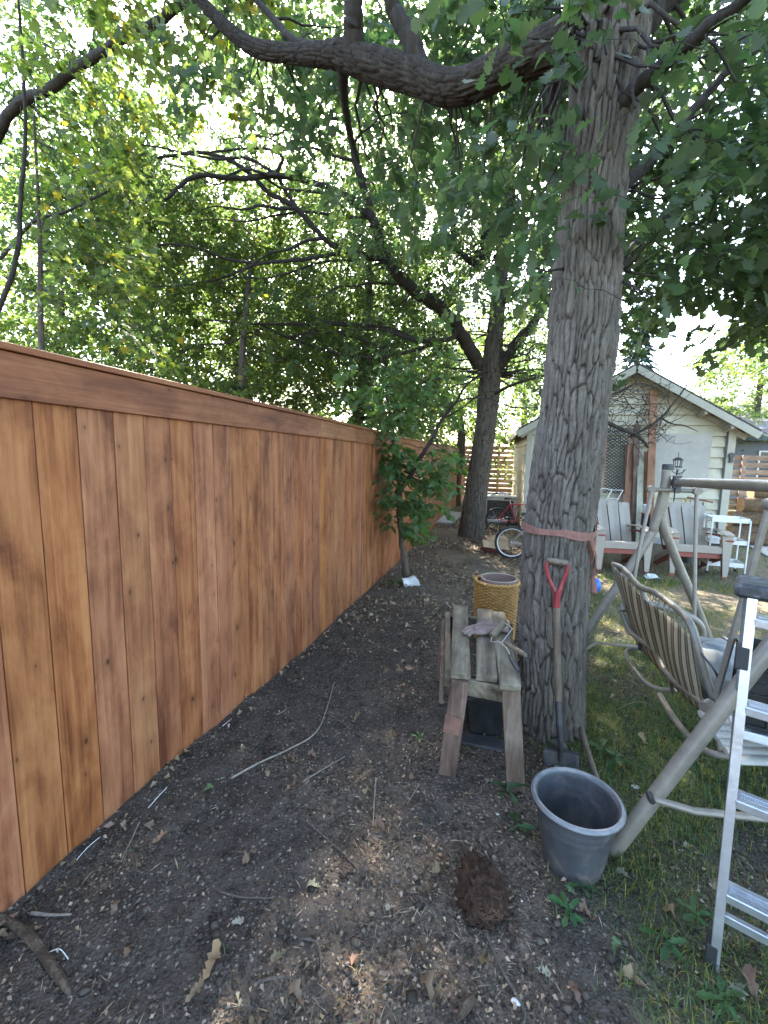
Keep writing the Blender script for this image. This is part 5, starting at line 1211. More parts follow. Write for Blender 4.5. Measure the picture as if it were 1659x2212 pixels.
# scroll work between tube and sling
mb = MB()
for (x, y, Yd, s_) in [(1350, 1243, 3.24, .035), (1366, 1262, 3.1, .04), (1408, 1290, 2.86, .042), (1420, 1300, 2.8, .04), (1440, 1316, 2.68, .05), (1462, 1336, 2.55, .05), (1476, 1350, 2.45, .04)]:
    c_ = P(x, y, Yd) - SW
    for sg in (-1, 1):
        pp_ = [c_ + V3((0, sg * (s_ * .9 * math.cos(a) * (1 - a / 9)), s_ * math.sin(a) * (1 - a / 9))) for a in np.linspace(0, 5.2, 12)]; mb.tube(pp_, .0022, 5, smooth=2)
mb.obj('scrollwork', M['taupe'], sw, smooth='auto')
# seat
sb0 = bot[0] + np.array([0.02, 0, .0]); sb1 = bot[-1] + np.array([.02, 0, .0]); vs = []; mi = []; fs = []; ns = 40; nf = 8
for i in range(ns + 1):
    f = i / ns; b_ = sb0 * (1 - f) + sb1 * f
    for j in range(nf + 1):
        g = j / nf; vs.append(b_ + np.array([.50 * g, 0, .06 - .05 * math.sin(g * 3.1) + .05 * g + (.10 - b_[2] + .20) * .6]) - np.array(SW))
for i in range(ns):
    for j in range(nf): fs.append((i * (nf + 1) + j, (i + 1) * (nf + 1) + j, (i + 1) * (nf + 1) + j + 1, i * (nf + 1) + j + 1)); mi.append(pat[(i * 2) % len(pat)])
mb = MB(); mb.add(vs, fs); mb.mi = mi; seat = mb.obj('sling_seat', ST, sw, smooth=True)
so_ = seat.modifiers.new('thickness', 'SOLIDIFY'); so_.thickness = .006
sz = float(vs[nf][2])
swt('seat_front_tube', [V3((sb0[0] + .5, sb0[1], sz + SW.z)), V3((sb1[0] + .5, sb1[1], sz + SW.z))], .02, 10, 0)
swt('armrest', [P(1345, 1285, D1), P(1395, 1302, 3.38), P(1450, 1316, 3.37), P(1488, 1331, 3.36), P(1508, 1344, 3.36), P(1518, 1362, 3.36), P(1519, 1392, 3.36), P(1517, 1420, 3.36)], [.02, .022, .024, .024, .022, .02, .018, .016], 10, 4)
swt('support_tube', [P(1390, 1402, 3.3), P(1366, 1402, 3.3), P(1353, 1407, 3.25), P(1357, 1425, 3.15), P(1378, 1455, 2.98), P(1400, 1478, 2.9), P(1430, 1489, 2.85), P(1460, 1489, 2.8)], .013, 8, 4)
mb = MB()
for a, b in (((1383, 1380, 3.2), (1383, 1404, 3.25)), ((1449, 1460, 2.75), (1452, 1498, 2.75))): mb.beam(P(*a) - SW, P(*b) - SW, .02, .012)
mb.obj('bracket', M['dark_steel'], sw)
swt('support_tube', [P(1424, 1500, 2.85), P(1440, 1528, 2.72), P(1466, 1566, 2.52), P(1490, 1594, 2.38), P(1512, 1614, 2.28), P(1547, 1630, 2.2), P(1600, 1631, 2.2), P(1680, 1629, 2.22)], .017, 10, 4)
swt('seat_strut', [P(1541, 1520, 2.3), P(1552, 1590, 2.25), P(1563, 1640, 2.2)], .016, 8, 2)
# ---- things lying on the swing seat
M['greyfab'] = simple('grey_nylon_fabric', (.24, .26, .26), .75, var=.15, scale=10, bump=.3)
bg0 = P(1562, 1470, 2.55); t = thing('duffel_bag', 'slumped grey nylon bag with a black strap on the swing seat', 'bag', bg0)
b1 = blob('body', .21, M['greyfab'], t, (.75, 1.0, .62), .16, 1.7, 4, 2.0); b1.rotation_euler = (.2, .3, .2)
b2 = blob('flap', .15, M['greyfab'], t, (1.1, 1.0, .25), .35, 2.2, 4, 5.0, loc=(.06, .24, .07))
mb = MB(); mb.tube(rel([P(1499, 1383, 2.32), P(1520, 1418, 2.28), P(1545, 1450, 2.25), P(1552, 1480, 2.25), P(1550, 1515, 2.25)], bg0), .008, 6, smooth=5, sq=(1, .5)); mb.obj('strap', M['black'], t, smooth='auto')
M['cush'] = simple('pale_ribbed_cushion', (.46, .45, .40), .8, var=.1, scale=8)
cu = P(1625, 1610, 2.10); t = thing('seat_pad', 'pale ribbed pad hanging over the near end of the swing seat', 'pad', cu); mb = MB()
for k in range(7): mb.tube([(-.12 + .0, -.10 + .05 * k, -.02 + .004 * k), (.1, -.10 + .05 * k, .01), (.40, -.10 + .05 * k, .02)], .026, 10, smooth=4, sq=(1, .55))
mb.obj('cushion', M['cush'], t, smooth='auto')
cr0 = P(1606, 1566, 2.0); cr_ = thing('plastic_crate', 'black plastic crate behind the ladder, resting in a white tray', 'crate', cr0, -.30)
crw, crd, crh = .36, .26, .285
def crate_side(L, d):   # solid bottom band, ribs, rim
    mb = MB(); mb.box((L / 2, 0, crh / 2), (L - .01, .004, crh - .01))
    for z in np.linspace(.0, crh, 7): mb.box((L / 2, -.006, z), (L, .012, .007))
    for x in np.linspace(0, L, 6): mb.box((x, -.007, crh / 2), (.008, .014, crh))
    mb.box((L / 2, -.010, crh - .005), (L + .02, .022, .02)); mb.box((L / 2, -.008, .006), (L, .016, .014)); return mb
s1 = crate_side(crw, 0).obj('side', M['black'], cr_)
s2 = dup(s1, cr_, (0, 0, 0), (0, 0, rad(90))); s2.data = s2.data.copy()
s3 = dup(s1, cr_, (crw, crd, 0), (0, 0, rad(180))); s4 = dup(s1, cr_, (crw, 0, 0), (0, 0, rad(90)))
s2.rotation_euler = (0, 0, rad(-90)); s2.location = (0, crd, 0); s2.scale = (crd / crw, 1, 1); s4.scale = (crd / crw, 1, 1)
mb = MB(); mb.box((crw / 2, crd / 2, .006), (crw - .01, crd - .01, .008)); mb.obj('bottom', M['black'], cr_)
tr_ = thing('tray', 'white enamel tray under the black crate', 'tray', cr0 + V3((-.02, -.02, -.035)), -.30); mb = MB()
mb.box((.2, .15, 0), (.44, .34, .008)); 
for (cx_, cy_, sx_, sy_) in ((.2, -.02, .45, .012), (.2, .32, .45, .012), (-.02, .15, .012, .328), (.42, .15, .012, .328)): mb.box((cx_, cy_, .016), (sx_, sy_, .034), bev=.003)
mb.obj('tray_body', M['white'], tr_)

# ================================================================== STEPLADDER
LB = V3((.757, 1.455, 0)); LT = V3((.806, 1.6, 1.19)); sdir = V3((.905, -.425, 0)).normalized()
ld = thing('stepladder', 'aluminium stepladder with black top cap, cut off by the right edge', 'ladder', LB)
nrm = sdir.cross((LT - LB).normalized()).normalized()
LW0, LW1 = .46, .33
def ladder_rail(a, b, inward):
    mb = MB(); d = (b - a); up = nrm
    mb.beam(a - LB, b - LB, .004, .062, up=up)                     # web (faces sideways)
    off = inward * .011
    for s in (-1, 1): mb.beam(a - LB + off + up * s * .031, b - LB + off + up * s * .031, .024, .0035, up=up)
    return mb
for (a, b, inn) in ((LB, LT, sdir), (LB + sdir * LW0 - sdir * .0, LT + sdir * LW1, -sdir)):
    ladder_rail(a, b, inn).obj('front_rail', M['alu'], ld)
    mb = MB(); dd = (b - a).normalized(); mb.beam(a - LB - dd * .03, a - LB + dd * .075, .032, .072, up=nrm, bev=.004); mb.obj('foot', M['rubber'], ld)
for (f, kk) in ((.205, 0), (.455, 0), (.70, 0), (.93, 0)):
    a = LB + (LT - LB) * f; wd = LW0 + (LW1 - LW0) * f; mb = MB(); mb.beam(a + sdir * .02 - LB, a + sdir * (wd - .02) - LB, .070, .028, up=(0, 0, 1), bev=.003)
    for q in range(5): mb.beam(a + sdir * .03 - LB + nrm * (-.028 + .014 * q) + V3((0, 0, .016)), a + sdir * (wd - .03) - LB + nrm * (-.028 + .014 * q) + V3((0, 0, .016)), .004, .003, up=(0, 0, 1))
    mb.obj('step', M['alu'], ld)
    mb = MB(); mb.beam(a + sdir * .004 - LB, a + sdir * .022 - LB, .062, .034, up=(0, 0, 1), bev=.004); mb.obj('step_bracket', M['rubber'], ld)
a = LB + (LT - LB) * .135; mb = MB(); mb.beam(a + sdir * .01 - LB, a + sdir * (LW0 - .02) - LB, .020, .028, up=(0, 0, 1), bev=.002); mb.obj('cross_bar', M['alu'], ld)
mb = MB(); mb.beam(a + sdir * .12 - LB, a + sdir * .22 + V3((0, 0, .10)) - LB, .014, .004, up=nrm); mb.obj('brace', M['alu'], ld)
bk = V3((.42, .88, 0)).normalized()
for k in (0, 1):
    a = LT + sdir * (LW1 * k) + bk * .07 - V3((0, 0, .02)); b = LB + sdir * (.02 + (LW0 - .04) * k) + bk * .74; 
    mb = MB(); mb.beam(b - LB, a - LB, .022, .034, up=bk, bev=.002); mb.obj('rear_rail', M['alu'], ld) if k else mb.obj('rear_rail', M['alu'], ld)
a = LB + (LT - LB) * .80; mb = MB(); mb.beam(a - LB, a + (LT - LB).normalized() * .07 - LB, .034, .074, up=nrm, bev=.003); mb.obj('collar', M['rubber'], ld)
mb = MB(); c0 = LT + sdir * (LW1 / 2) + bk * .035 + V3((0, 0, .010)); R_ = Matrix((sdir, V3((0, 0, 1)).cross(sdir), V3((0, 0, 1)))).transposed()
mb.box(c0 - LB, (LW1 + .07, .155, .048), R_, bev=.012); mb.obj('top_cap', simple('dusty_black_cap', (.035, .036, .038), .6, var=.5, dirt=(.22, .22, .22), dirtamt=.6, scale=30), ld)

# ================================================================== POTTING BENCH
bn = thing('slatted_bench', 'weathered slatted sawhorse bench with splayed legs beside the oak trunk', 'bench', (0, 2.1, 0))
def bb(name, a, b, w, t, mat, up=(0, 0, 1), lab=None):
    mb = MB(); mb.beam(V3(a) - bn.location, V3(b) - bn.location, w, t, up=up, bev=.004); return mb.obj(name, mat, bn, label=lab)
zt = .525
for (xn, yn, xf, yf, w) in ((-.108, 2.095, -.180, 3.08, .100), (.018, 2.105, -.012, 3.05, .102), (.128, 2.05, .075, 3.02, .098)):
    bb('slat', (xn, yn, zt), (xf, yf, zt + .012), w, .034, M['bench'])
bb('apron', (-.145, 2.135, zt - .065), (.175, 2.115, zt - .072), .030, .085, M['bench'], up=(0, 0, 1))
bb('apron', (-.24, 3.0, zt - .06), (.14, 2.98, zt - .06), .035, .085, M['bench'])
bb('side_rail', (-.175, 2.16, zt - .05), (-.262, 3.0, zt - .05), .035, .10, M['bench'])
bb('side_rail', (.165, 2.14, zt - .05), (.135, 2.97, zt - .05), .035, .10, M['bench'])
bb('leg', (-.108, 2.085, zt - .018), (-.155, 2.075, -.03), .032, .088, M['bench_z'], up=(1, 0, 0))
bb('leg', (.132, 2.075, zt - .018), (.185, 2.045, -.03), .032, .086, M['bench_z'], up=(1, 0, 0))
bb('leg', (-.24, 2.98, zt - .018), (-.30, 3.05, -.03), .036, .088, M['bench_z'], up=(1, 0, 0))
bb('leg', (.13, 2.96, zt - .018), (.17, 3.03, -.03), .036, .088, M['bench_z'], up=(1, 0, 0))
mb = MB(); mb.beam(V3((-.131, 2.0585, .33)) - bn.location, V3((-.141, 2.0555, .24)) - bn.location, .003, .080, up=(1, 0, 0)); mb.obj('paint_patch', simple('salmon_paint_patch', (.17, .085, .06), .85, var=.3), bn)
mb = MB(); mb.box(V3((-.33, 2.55, .38)) - bn.location, (.10, .62, .02), Matrix.Rotation(.09, 3, 'Z').to_4x4()); 
bb('side_board', (-.205, 2.16, .405), (-.285, 2.95, .405), .022, .16, M['bench_z'])
# black nursery pot under the bench
pt = thing('plant_pot', 'square black plant pot standing in the dark under the bench', 'pot', (.015, 2.52, .0), .2); mb = MB()
def sqpot(w0, w1, h, t):
    vs = []
    for (w, z) in ((w0, 0), (w1, h), (w1 - t, h), (w0 - t, .01)): vs += [(-w, -w, z), (w, -w, z), (w, w, z), (-w, w, z)]
    fs = []
    for r in range(3): fs += [(r * 4 + i, r * 4 + (i + 1) % 4, (r + 1) * 4 + (i + 1) % 4, (r + 1) * 4 + i) for i in range(4)]
    fs += [(3, 2, 1, 0), (12, 13, 14, 15)]; return vs, fs
mb.add(*sqpot(.085, .115, .26, .008)); mb.obj('pot_body', M['black'], pt); mb = MB()
for s in (-1, 1): mb.box((0, s * .116, .252), (.245, .010, .02), bev=.003); mb.box((s * .116, 0, .252), (.010, .222, .02), bev=.003)
mb.obj('rim', M['black'], pt)
t = thing('slate_slab', 'flat grey stone slab lying on the ground under the bench', 'slab', (.02, 2.36, .018), -.05); mb = MB(); mb.box((0, 0, 0), (.24, .10, .024), bev=.006); mb.obj('slab', simple('blue_grey_slate', (.040, .038, .040), .7, var=.25), t)
t = thing('wire_loop', 'thin loop of wire sticking out left of the bench', 'wire', (-.26, 2.4, 0)); mb = MB(); mb.tube([(.03, 0, .03), (.0, 0, .14), (-.02, -.02, .22), (.03, -.02, .26), (.08, 0, .24)], .0025, 5, smooth=5); mb.obj('wire', M['dark_steel'], t, smooth='auto')

# ---- wicker basket behind the bench
wk = thing('wicker_basket', 'tall honey coloured wicker basket standing between bench and oak', 'basket', (.075, 3.92, gz(.075, 3.92)))
M['wicker'] = simple('honey_wicker', (.46, .25, .065), .5, var=.35, scale=45, dirt=(.16, .07, .02), dirtamt=.6)
rows_n, Hb, seg = 38, .53, 96; th_a = np.linspace(0, 2 * np.pi, seg + 1)
vs_all = []; fs_all = []; o_ = 0
for r_ in range(rows_n):
    z = .012 + (Hb - .03) * r_ / (rows_n - 1); rb = .172 + .012 * z / Hb; wob = .0065 * np.cos(th_a * 20 + (r_ % 2) * math.pi)
    pth = np.stack([(rb + wob) * np.cos(th_a), (rb + wob) * np.sin(th_a), z + 0 * th_a + .0015 * rng.normal(size=seg + 1)], -1); pth[-1] = pth[0]
    v, f = tube_arr(pth, .0074 + .0006 * random.random(), 6, False, 0, (1.0, .6)); vs_all.append(v); fs_all.append(np.array(f) + o_); o_ += len(v)
np_mesh('weave', np.vstack(vs_all), np.vstack(fs_all), M['wicker'], wk, smooth=True)
mb = MB()
for i in range(32): a = i * 2 * math.pi / 32; mb.tube([(.170 * math.cos(a), .170 * math.sin(a), 0), (.182 * math.cos(a), .182 * math.sin(a), Hb - .01)], .0045, 5)
mb.obj('stakes', M['wicker'], wk)
mb = MB()
for k in range(2):
    a_ = np.linspace(0, 2 * np.pi, 121); pth = [( (.184 + .011 * math.cos(a * 15 + k * math.pi)) * math.cos(a), (.184 + .011 * math.cos(a * 15 + k * math.pi)) * math.sin(a), Hb + .006 * math.sin(a * 15 + k * math.pi)) for a in a_]; mb.tube(pth, .011, 6, cap=False)
mb.obj('braided_rim', M['wicker'], wk, smooth=True)
mb = MB(); mb.lathe([(.0, .02), (.145, .02), (.148, Hb + .028), (.154, Hb + .03), (.156, Hb + .02), (.155, .4)], 48, c=(.018, 0, 0)); lo_ = mb.obj('liner', simple('mauve_liner', (.24, .15, .115), .7, var=.08), wk, smooth='auto')
mb = MB(); mb.tube([(.018 + .1525 * math.cos(a), .1525 * math.sin(a), Hb + .03) for a in np.linspace(0, 2 * np.pi, 49)], .0045, 6, cap=False); mb.obj('liner_edge', M['trim'], wk, smooth=True)

# ---- work gloves on the bench
M['glove'] = simple('dusty_pink_brown_leather', (.21, .155, .135), .9, var=.25, scale=25, bump=.5)
def glove(label, loc, rz, s=1.0, flip=1):
    t = thing('work_glove', label, 'glove', loc, rz); mb = MB()
    mb.tube([(-.10, 0, .028), (-.06, 0, .03), (0, .002 * flip, .032), (.045, 0, .028)], [.036, .034, .046, .040], 14, smooth=5, sq=(1.0, .55))
    mb.obj('palm', M['glove'], t, smooth='auto')
    for k, (y, L, bnd_) in enumerate(((-.030, .060, .6), (-.010, .072, .45), (.011, .068, .5), (.030, .052, .7))):
        mb = MB(); a = .045; mb.tube([(a - .015, y * flip, .028), (a + L * .45, y * 1.15 * flip, .034), (a + L * .85, y * 1.15 * flip, .028 - .012 * bnd_), (a + L, y * 1.1 * flip, .016)], [.0125, .0125, .012, .007], 10, smooth=4); mb.obj('finger', M['glove'], t, smooth='auto')
    mb = MB(); mb.tube([(-.02, -.036 * flip, .03), (.015, -.062 * flip, .03), (.045, -.070 * flip, .022), (.058, -.070 * flip, .016)], [.016, .0145, .013, .007], 10, smooth=4); mb.obj('thumb', M['glove'], t, smooth='auto')
    t.scale = (s,) * 3; return t
glove('dusty pinkish brown work glove lying left across the bench slats', (-.02, 2.60, zt + .018), rad(200), 1.0)
glove('second dusty glove crumpled behind the first by the basket', (.045, 2.68, zt + .018), rad(170), .95, -1)
blob('glove_cuff', .001, M['glove'], None) if False else None
# ---- hand tools on the bench
ht = thing('hand_roller', 'small hand roller with wooden drum, wire frame and turned wooden handle', 'hand tool', (.10, 2.45, zt + .02)); o0 = ht.location
mb = MB(); a, b = P(1063, 1375, 2.52), P(1088, 1345, 2.60); mb.tube(rel([a, b], o0), .021, 16); mb.obj('drum', M['handle'], ht, smooth='auto')
mb = MB(); w0 = [P(1063, 1376, 2.50), P(1060, 1386, 2.46), P(1084, 1388, 2.42), P(1107, 1358, 2.50), P(1088, 1344, 2.60)]; mb.tube(rel(w0, o0), .0028, 6); mb.tube(rel([P(1084, 1388, 2.42), P(1092, 1392, 2.38)], o0), .0035, 6); mb.obj('wire_frame', M['alu'], ht)
mb = MB(); pa_ = [P(1090, 1388, 2.38), P(1098, 1393, 2.34), P(1115, 1403, 2.27), P(1130, 1412, 2.2), P(1136, 1416, 2.18)]; mb.tube(rel(pa_, o0), [.008, .012, .013, .012, .009], 12, smooth=4); mb.obj('handle', M['handle'], ht, smooth='auto')
ht = thing('hand_trowel', 'hand tool with dark handle and thin steel shank at the bench edge', 'hand tool', (.12, 2.3, zt + .02)); o0 = ht.location
mb = MB(); mb.tube(rel([P(1074, 1384, 2.40), P(1094, 1400, 2.30), P(1103, 1418, 2.22)], o0), .003, 6, smooth=3); mb.obj('shank', M['alu'], ht)
mb = MB(); mb.tube(rel([P(1101, 1416, 2.23), P(1110, 1432, 2.18), P(1120, 1450, 2.13)], o0), [.009, .013, .010], 12, smooth=4); mb.obj('handle', M['dark_steel'], ht, smooth='auto')

# ================================================================== SHOVEL against the oak
sv = thing('garden_spade', 'spade with red D-grip and pale wooden shaft leaning on the oak trunk', 'spade', (.40, 2.28, 0)); o0 = sv.location
top_ = V3((.345, 2.395, 1.07)); yk = V3((.355, 2.385, .865)); sk0 = V3((.391, 2.33, .34)); bl = V3((.410, 2.275, .10)); tip = V3((.418, 2.235, -.06))
mb = MB(); mb.tube(rel([top_ + V3((-.052, 0, .004)), top_ + V3((.052, 0, -.004))], o0), [.0155, .0155], 14, smooth=0); mb.obj('grip', M['handle'], sv, smooth='auto')
mb = MB()
for s in (-1, 1): mb.tube(rel([top_ + V3((s * .048, -.004, 0)), top_ + V3((s * .050, -.004, -.045)), top_ + V3((s * .032 + .003, -.002, -.105)), yk + V3((s * .010, 0, .045)), yk + V3((s * .006, 0, -.01))], o0), [.009, .0095, .010, .011, .011], 10, smooth=4, sq=(1, .7))
mb.tube(rel([yk + V3((0, 0, .05)), yk - V3((-.002, 0, .035))], o0), [.014, .0185], 12); mb.obj('yoke', M['red_metal'], sv, smooth='auto')
mb = MB(); mb.tube(rel([yk - V3((-.001, 0, .03)), sk0], o0), [.0165, .0195], 14); mb.obj('shaft', M['handle'], sv, smooth='auto')
mb = MB(); mb.tube(rel([sk0 + V3((0, 0, .004)), sk0 * .5 + bl * .5, bl + V3((0, .006, .03)), bl - V3((0, 0, .06))], o0), [.0205, .019, .014, .008], 12, smooth=4); mb.obj('socket', M['dark_steel'], sv, smooth='auto')
mb = MB(); nn_ = 9; vs = []; hw = .088
for j, f in enumerate(np.linspace(0, 1, 8)):
    c_ = bl * (1 - f) + tip * f; w_ = hw * (1 if j > 0 else .97)
    for i in range(nn_): x = -1 + 2 * i / (nn_ - 1); vs.append(c_ + V3((x * w_, .012 * (1 - x * x) * 1.5, 0)) - o0)
mb.add(vs, [(j * nn_ + i, j * nn_ + i + 1, (j + 1) * nn_ + i + 1, (j + 1) * nn_ + i) for j in range(7) for i in range(nn_ - 1)])
for s in (-1, 1): mb.beam(bl + V3((s * .012, .01, .0)) - o0, bl + V3((s * .088, .0, .0)) - o0, .016, .006)
mb.add([V3(q) - o0 for q in (bl + V3((-.014, .01, .05)), bl + V3((.014, .01, .05)), bl + V3((.05, .008, -.01)), bl + V3((-.05, .008, -.01)))], [(0, 1, 2, 3)])
bo = mb.obj('blade', M['dark_steel'], sv, smooth='auto'); sm = bo.modifiers.new('thickness', 'SOLIDIFY'); sm.thickness = .003
# ---- red poles and pale stick behind the trunk
rp = thing('long_pole', 'faded red pole leaning behind the oak trunk on its right', 'pole', (.60, 2.66, 0)); mb = MB(); o0 = rp.location
mb.tube(rel([P(1275, 1250, 2.72), P(1266, 1330, 2.7), P(1254, 1480, 2.68), P(1246, 1580, 2.66)], o0), [.013, .013, .014, .014], 10, smooth=3); mb.obj('shaft', M['red_wood'], rp, smooth='auto')
rp = thing('tool_handle', 'pale bare wooden handle lying from the trunk down to the bucket', 'handle', (.62, 2.3, 0)); o0 = rp.location; mb = MB()
mb.tube(rel([P(1250, 1552, 2.62), P(1268, 1615, 2.35), G(1292, 1690, .03)], o0), [.013, .013, .012], 10, smooth=3); mb.obj('shaft', M['handle'], rp, smooth='auto')

# ---- strap round the trunk
stp = thing('cloth_strap', 'faded red webbing strap tied round the oak with loose ends', 'strap', (.375, 2.64, 1.2)); M['strap'] = simple('faded_red_webbing', (.22, .105, .08), .85, var=.18, scale=30, bump=.4)
mb = MB(); vs = []; na = 96
for i in range(na + 1):
    a = math.pi * 2 * i / na; r_ = .200 + .003 * math.sin(a * 5) + .003 * math.sin(a * 11 + 1)
    x = .0 + r_ * math.cos(a); y = r_ * math.sin(a); fr = -math.sin(a)                 # front: y<0
    droop = .022 * math.sin(a * 1.0 + .6) - .050 * max(0, math.cos(a)) * max(0, fr + .2); hh = .019 + .004 * math.sin(a * 4)
    vs += [(x, y, .052 + droop - .02 + hh), (x, y, .052 + droop - .02 - hh)]
mb.add(vs, [(i * 2, i * 2 + 1, i * 2 + 3, i * 2 + 2) for i in range(na)]); so2 = mb.obj('band', M['strap'], stp, smooth=False); q_ = so2.modifiers.new('thickness', 'SOLIDIFY'); q_.thickness = .004
def ribbon(pts, w, name, mat, par, o0, tw=.3):
    c = crom(np.array([tuple(p) for p in pts]), 8); vs = []
    for i, p in enumerate(c): a = tw * i * .35; vs += [tuple(p - np.array(o0) + np.array([math.cos(a), math.sin(a) * .5, 0]) * w / 2), tuple(p - np.array(o0) - np.array([math.cos(a), math.sin(a) * .5, 0]) * w / 2)]
    mb = MB(); mb.add(vs, [(i * 2, i * 2 + 1, i * 2 + 3, i * 2 + 2) for i in range(len(c) - 1)]); o = mb.obj(name, mat, par, smooth=True); s = o.modifiers.new('thickness', 'SOLIDIFY'); s.thickness = .004; return o
ribbon([P(1272, 1158, 2.50), P(1281, 1180, 2.52), P(1286, 1215, 2.56), P(1279, 1245, 2.6), P(1284, 1283, 2.6)], .036, 'loose_end', M['strap'], stp, stp.location)
ribbon([P(1262, 1150, 2.48), P(1276, 1190, 2.54), P(1270, 1250, 2.62), P(1262, 1300, 2.65)], .026, 'loose_end', M['strap'], stp, stp.location, -.2)

# ================================================================== BUCKET
M['tub'] = simple('grey_tub_plastic', (.060, .063, .067), .36, var=.2, scale=9, dirt=(.19, .145, .12), dirtamt=.85)
bk_ = thing('planter_tub', 'round grey plastic tub standing open beside the swing leg', 'tub', (.385, 1.735, gz(.385, 1.735) - .004)); mb = MB()
R0, R1, Hh = .112, .156, .280
prof = [(0, 0), (R0 - .008, 0), (R0, .008)]
for f in np.linspace(.03, .93, 24): prof.append((R0 + (R1 - R0) * f + (.0022 if int(f * 24) % 3 == 0 and f > .55 else 0), Hh * f))
prof += [(R1 + .001, Hh * .955), (R1 - .001, Hh * .97), (R1 - .004, Hh * .955)]
for f in np.linspace(.95, .05, 24): prof.append((R0 - .005 + (R1 - R0) * f - (.0016 if int(f * 24) % 3 == 0 and f > .6 else 0), Hh * f))
prof += [(R0 - .02, .010), (0, .008)]
mr_ = MB(); mr_.lathe([(R1 + .002, Hh * .955), (R1 + .013, Hh * .95), (R1 + .0175, Hh * .97), (R1 + .0165, Hh * .99), (R1 + .009, Hh + .004), (R1 + .001, Hh + .003), (R1 - .004, Hh - .006), (R1 - .003, Hh * .955), (R1 + .002, Hh * .955)], 72); mr_.obj('rim', simple('worn_pale_tub_rim', (.15, .158, .165), .33, var=.25, scale=20, dirt=(.2, .17, .15), dirtamt=.4), bk_, smooth='auto')
mb.lathe(prof, 72); mb.obj('tub_wall', M['tub'], bk_, smooth='auto')
mb = MB(); mb.lathe([(0, .0125), (.04, .013), (.085, .0125), (.100, .010)], 40); mb.obj('mud', simple('dried_mud', (.13, .095, .08), .95, var=.4, scale=40), bk_)

# ================================================================== ROOT BALL
M['root'] = bark_mat('red_brown_root_fibre', (.022, .012, .008), (.055, .031, .020), (.11, .066, .044), (60, 60, 60), bump=1.0, dist=.01)
M['fibre'] = bark_mat('pale_root_fibre', (.06, .032, .02), (.14, .085, .055), (.24, .16, .11), (60, 60, 60), bump=.4)
rt = thing('root_clump', 'dark red brown clump of matted roots lying on the bare soil', 'root clump', (.035, 1.46, .045), .5)
rb_ = blob('clump', .082, M['root'], rt, (.98, 1.12, .74), .30, 3.2, 5, 1.0); co = np.empty(len(rb_.data.vertices) * 3, np.float32); rb_.data.vertices.foreach_get('co', co); co = co.reshape(-1, 3)
co += (co / np.linalg.norm(co, axis=1)[:, None]) * (.014 * np.abs(fbm(co[:, 0] * 45, co[:, 1] * 55, co[:, 2] * 55, 3)))[:, None]; co[:, 2] += .03 * np.clip(co[:, 1] / .1, 0, 1)**2; rb_.data.vertices.foreach_set('co', co.ravel())
nf_ = 260; a0 = rng.normal(size=(nf_, 3)); a0[:, 2] = np.abs(a0[:, 2]) * .8 - .2; a0 /= np.linalg.norm(a0, axis=1)[:, None]; st0 = a0 * np.array([.068, .094, .047]); tg = np.cross(a0, rng.normal(size=(nf_, 3))); tg /= np.linalg.norm(tg, axis=1)[:, None]
t5 = np.linspace(0, 1, 6)[None, :, None]; LL_ = rng.uniform(.015, .045, (nf_, 1, 1)); pth = st0[:, None] * (1 + .12 * np.sin(t5 * 3)) + tg[:, None] * t5 * LL_; nrmz = np.linalg.norm(pth / np.array([.068, .094, .047]), axis=2)[..., None]; pth = pth / nrmz * (1.06 + .07 * rng.random((nf_, 1, 1)) * np.sin(t5 * 2.6))
tv, tf = tubes3(pth, rng.uniform(.0007, .0019, (nf_, 1)) * np.ones((1, 6)), 4); np_mesh('root_fibres', tv, tf, M['fibre'], rt, smooth=True, kind='stuff')
mb = MB(); mb.tube([(-.01, .07, .03), (-.012, .105, .052), (-.03, .122, .07)], [.018, .014, .009], 8, smooth=4); mb.tube([(.01, .08, .03), (.02, .11, .045), (.035, .125, .05)], [.014, .010, .006], 8, smooth=4); mb.obj('root_stub', M['root'], rt, smooth='auto')

# ================================================================== GROUND COVER
def in_view(p, m=260):
    x, y, w = proj(p); return (w > .3) & (x > -m) & (x < 1659 + m) & (y < 2212 + m * 2.5) & (y > 0)
def blocked(x, y):   # footprints of standing things
    b = x < fence_x(y) + .02
    b |= np.hypot(x - .40, y - 2.64) < .22; b |= np.hypot(x + .36, y - 8.95) < .33; b |= np.hypot(x - .385, y - 1.735) < .125
    b |= (x > .62) & (x < 4.3) & (y > 9.45); return b
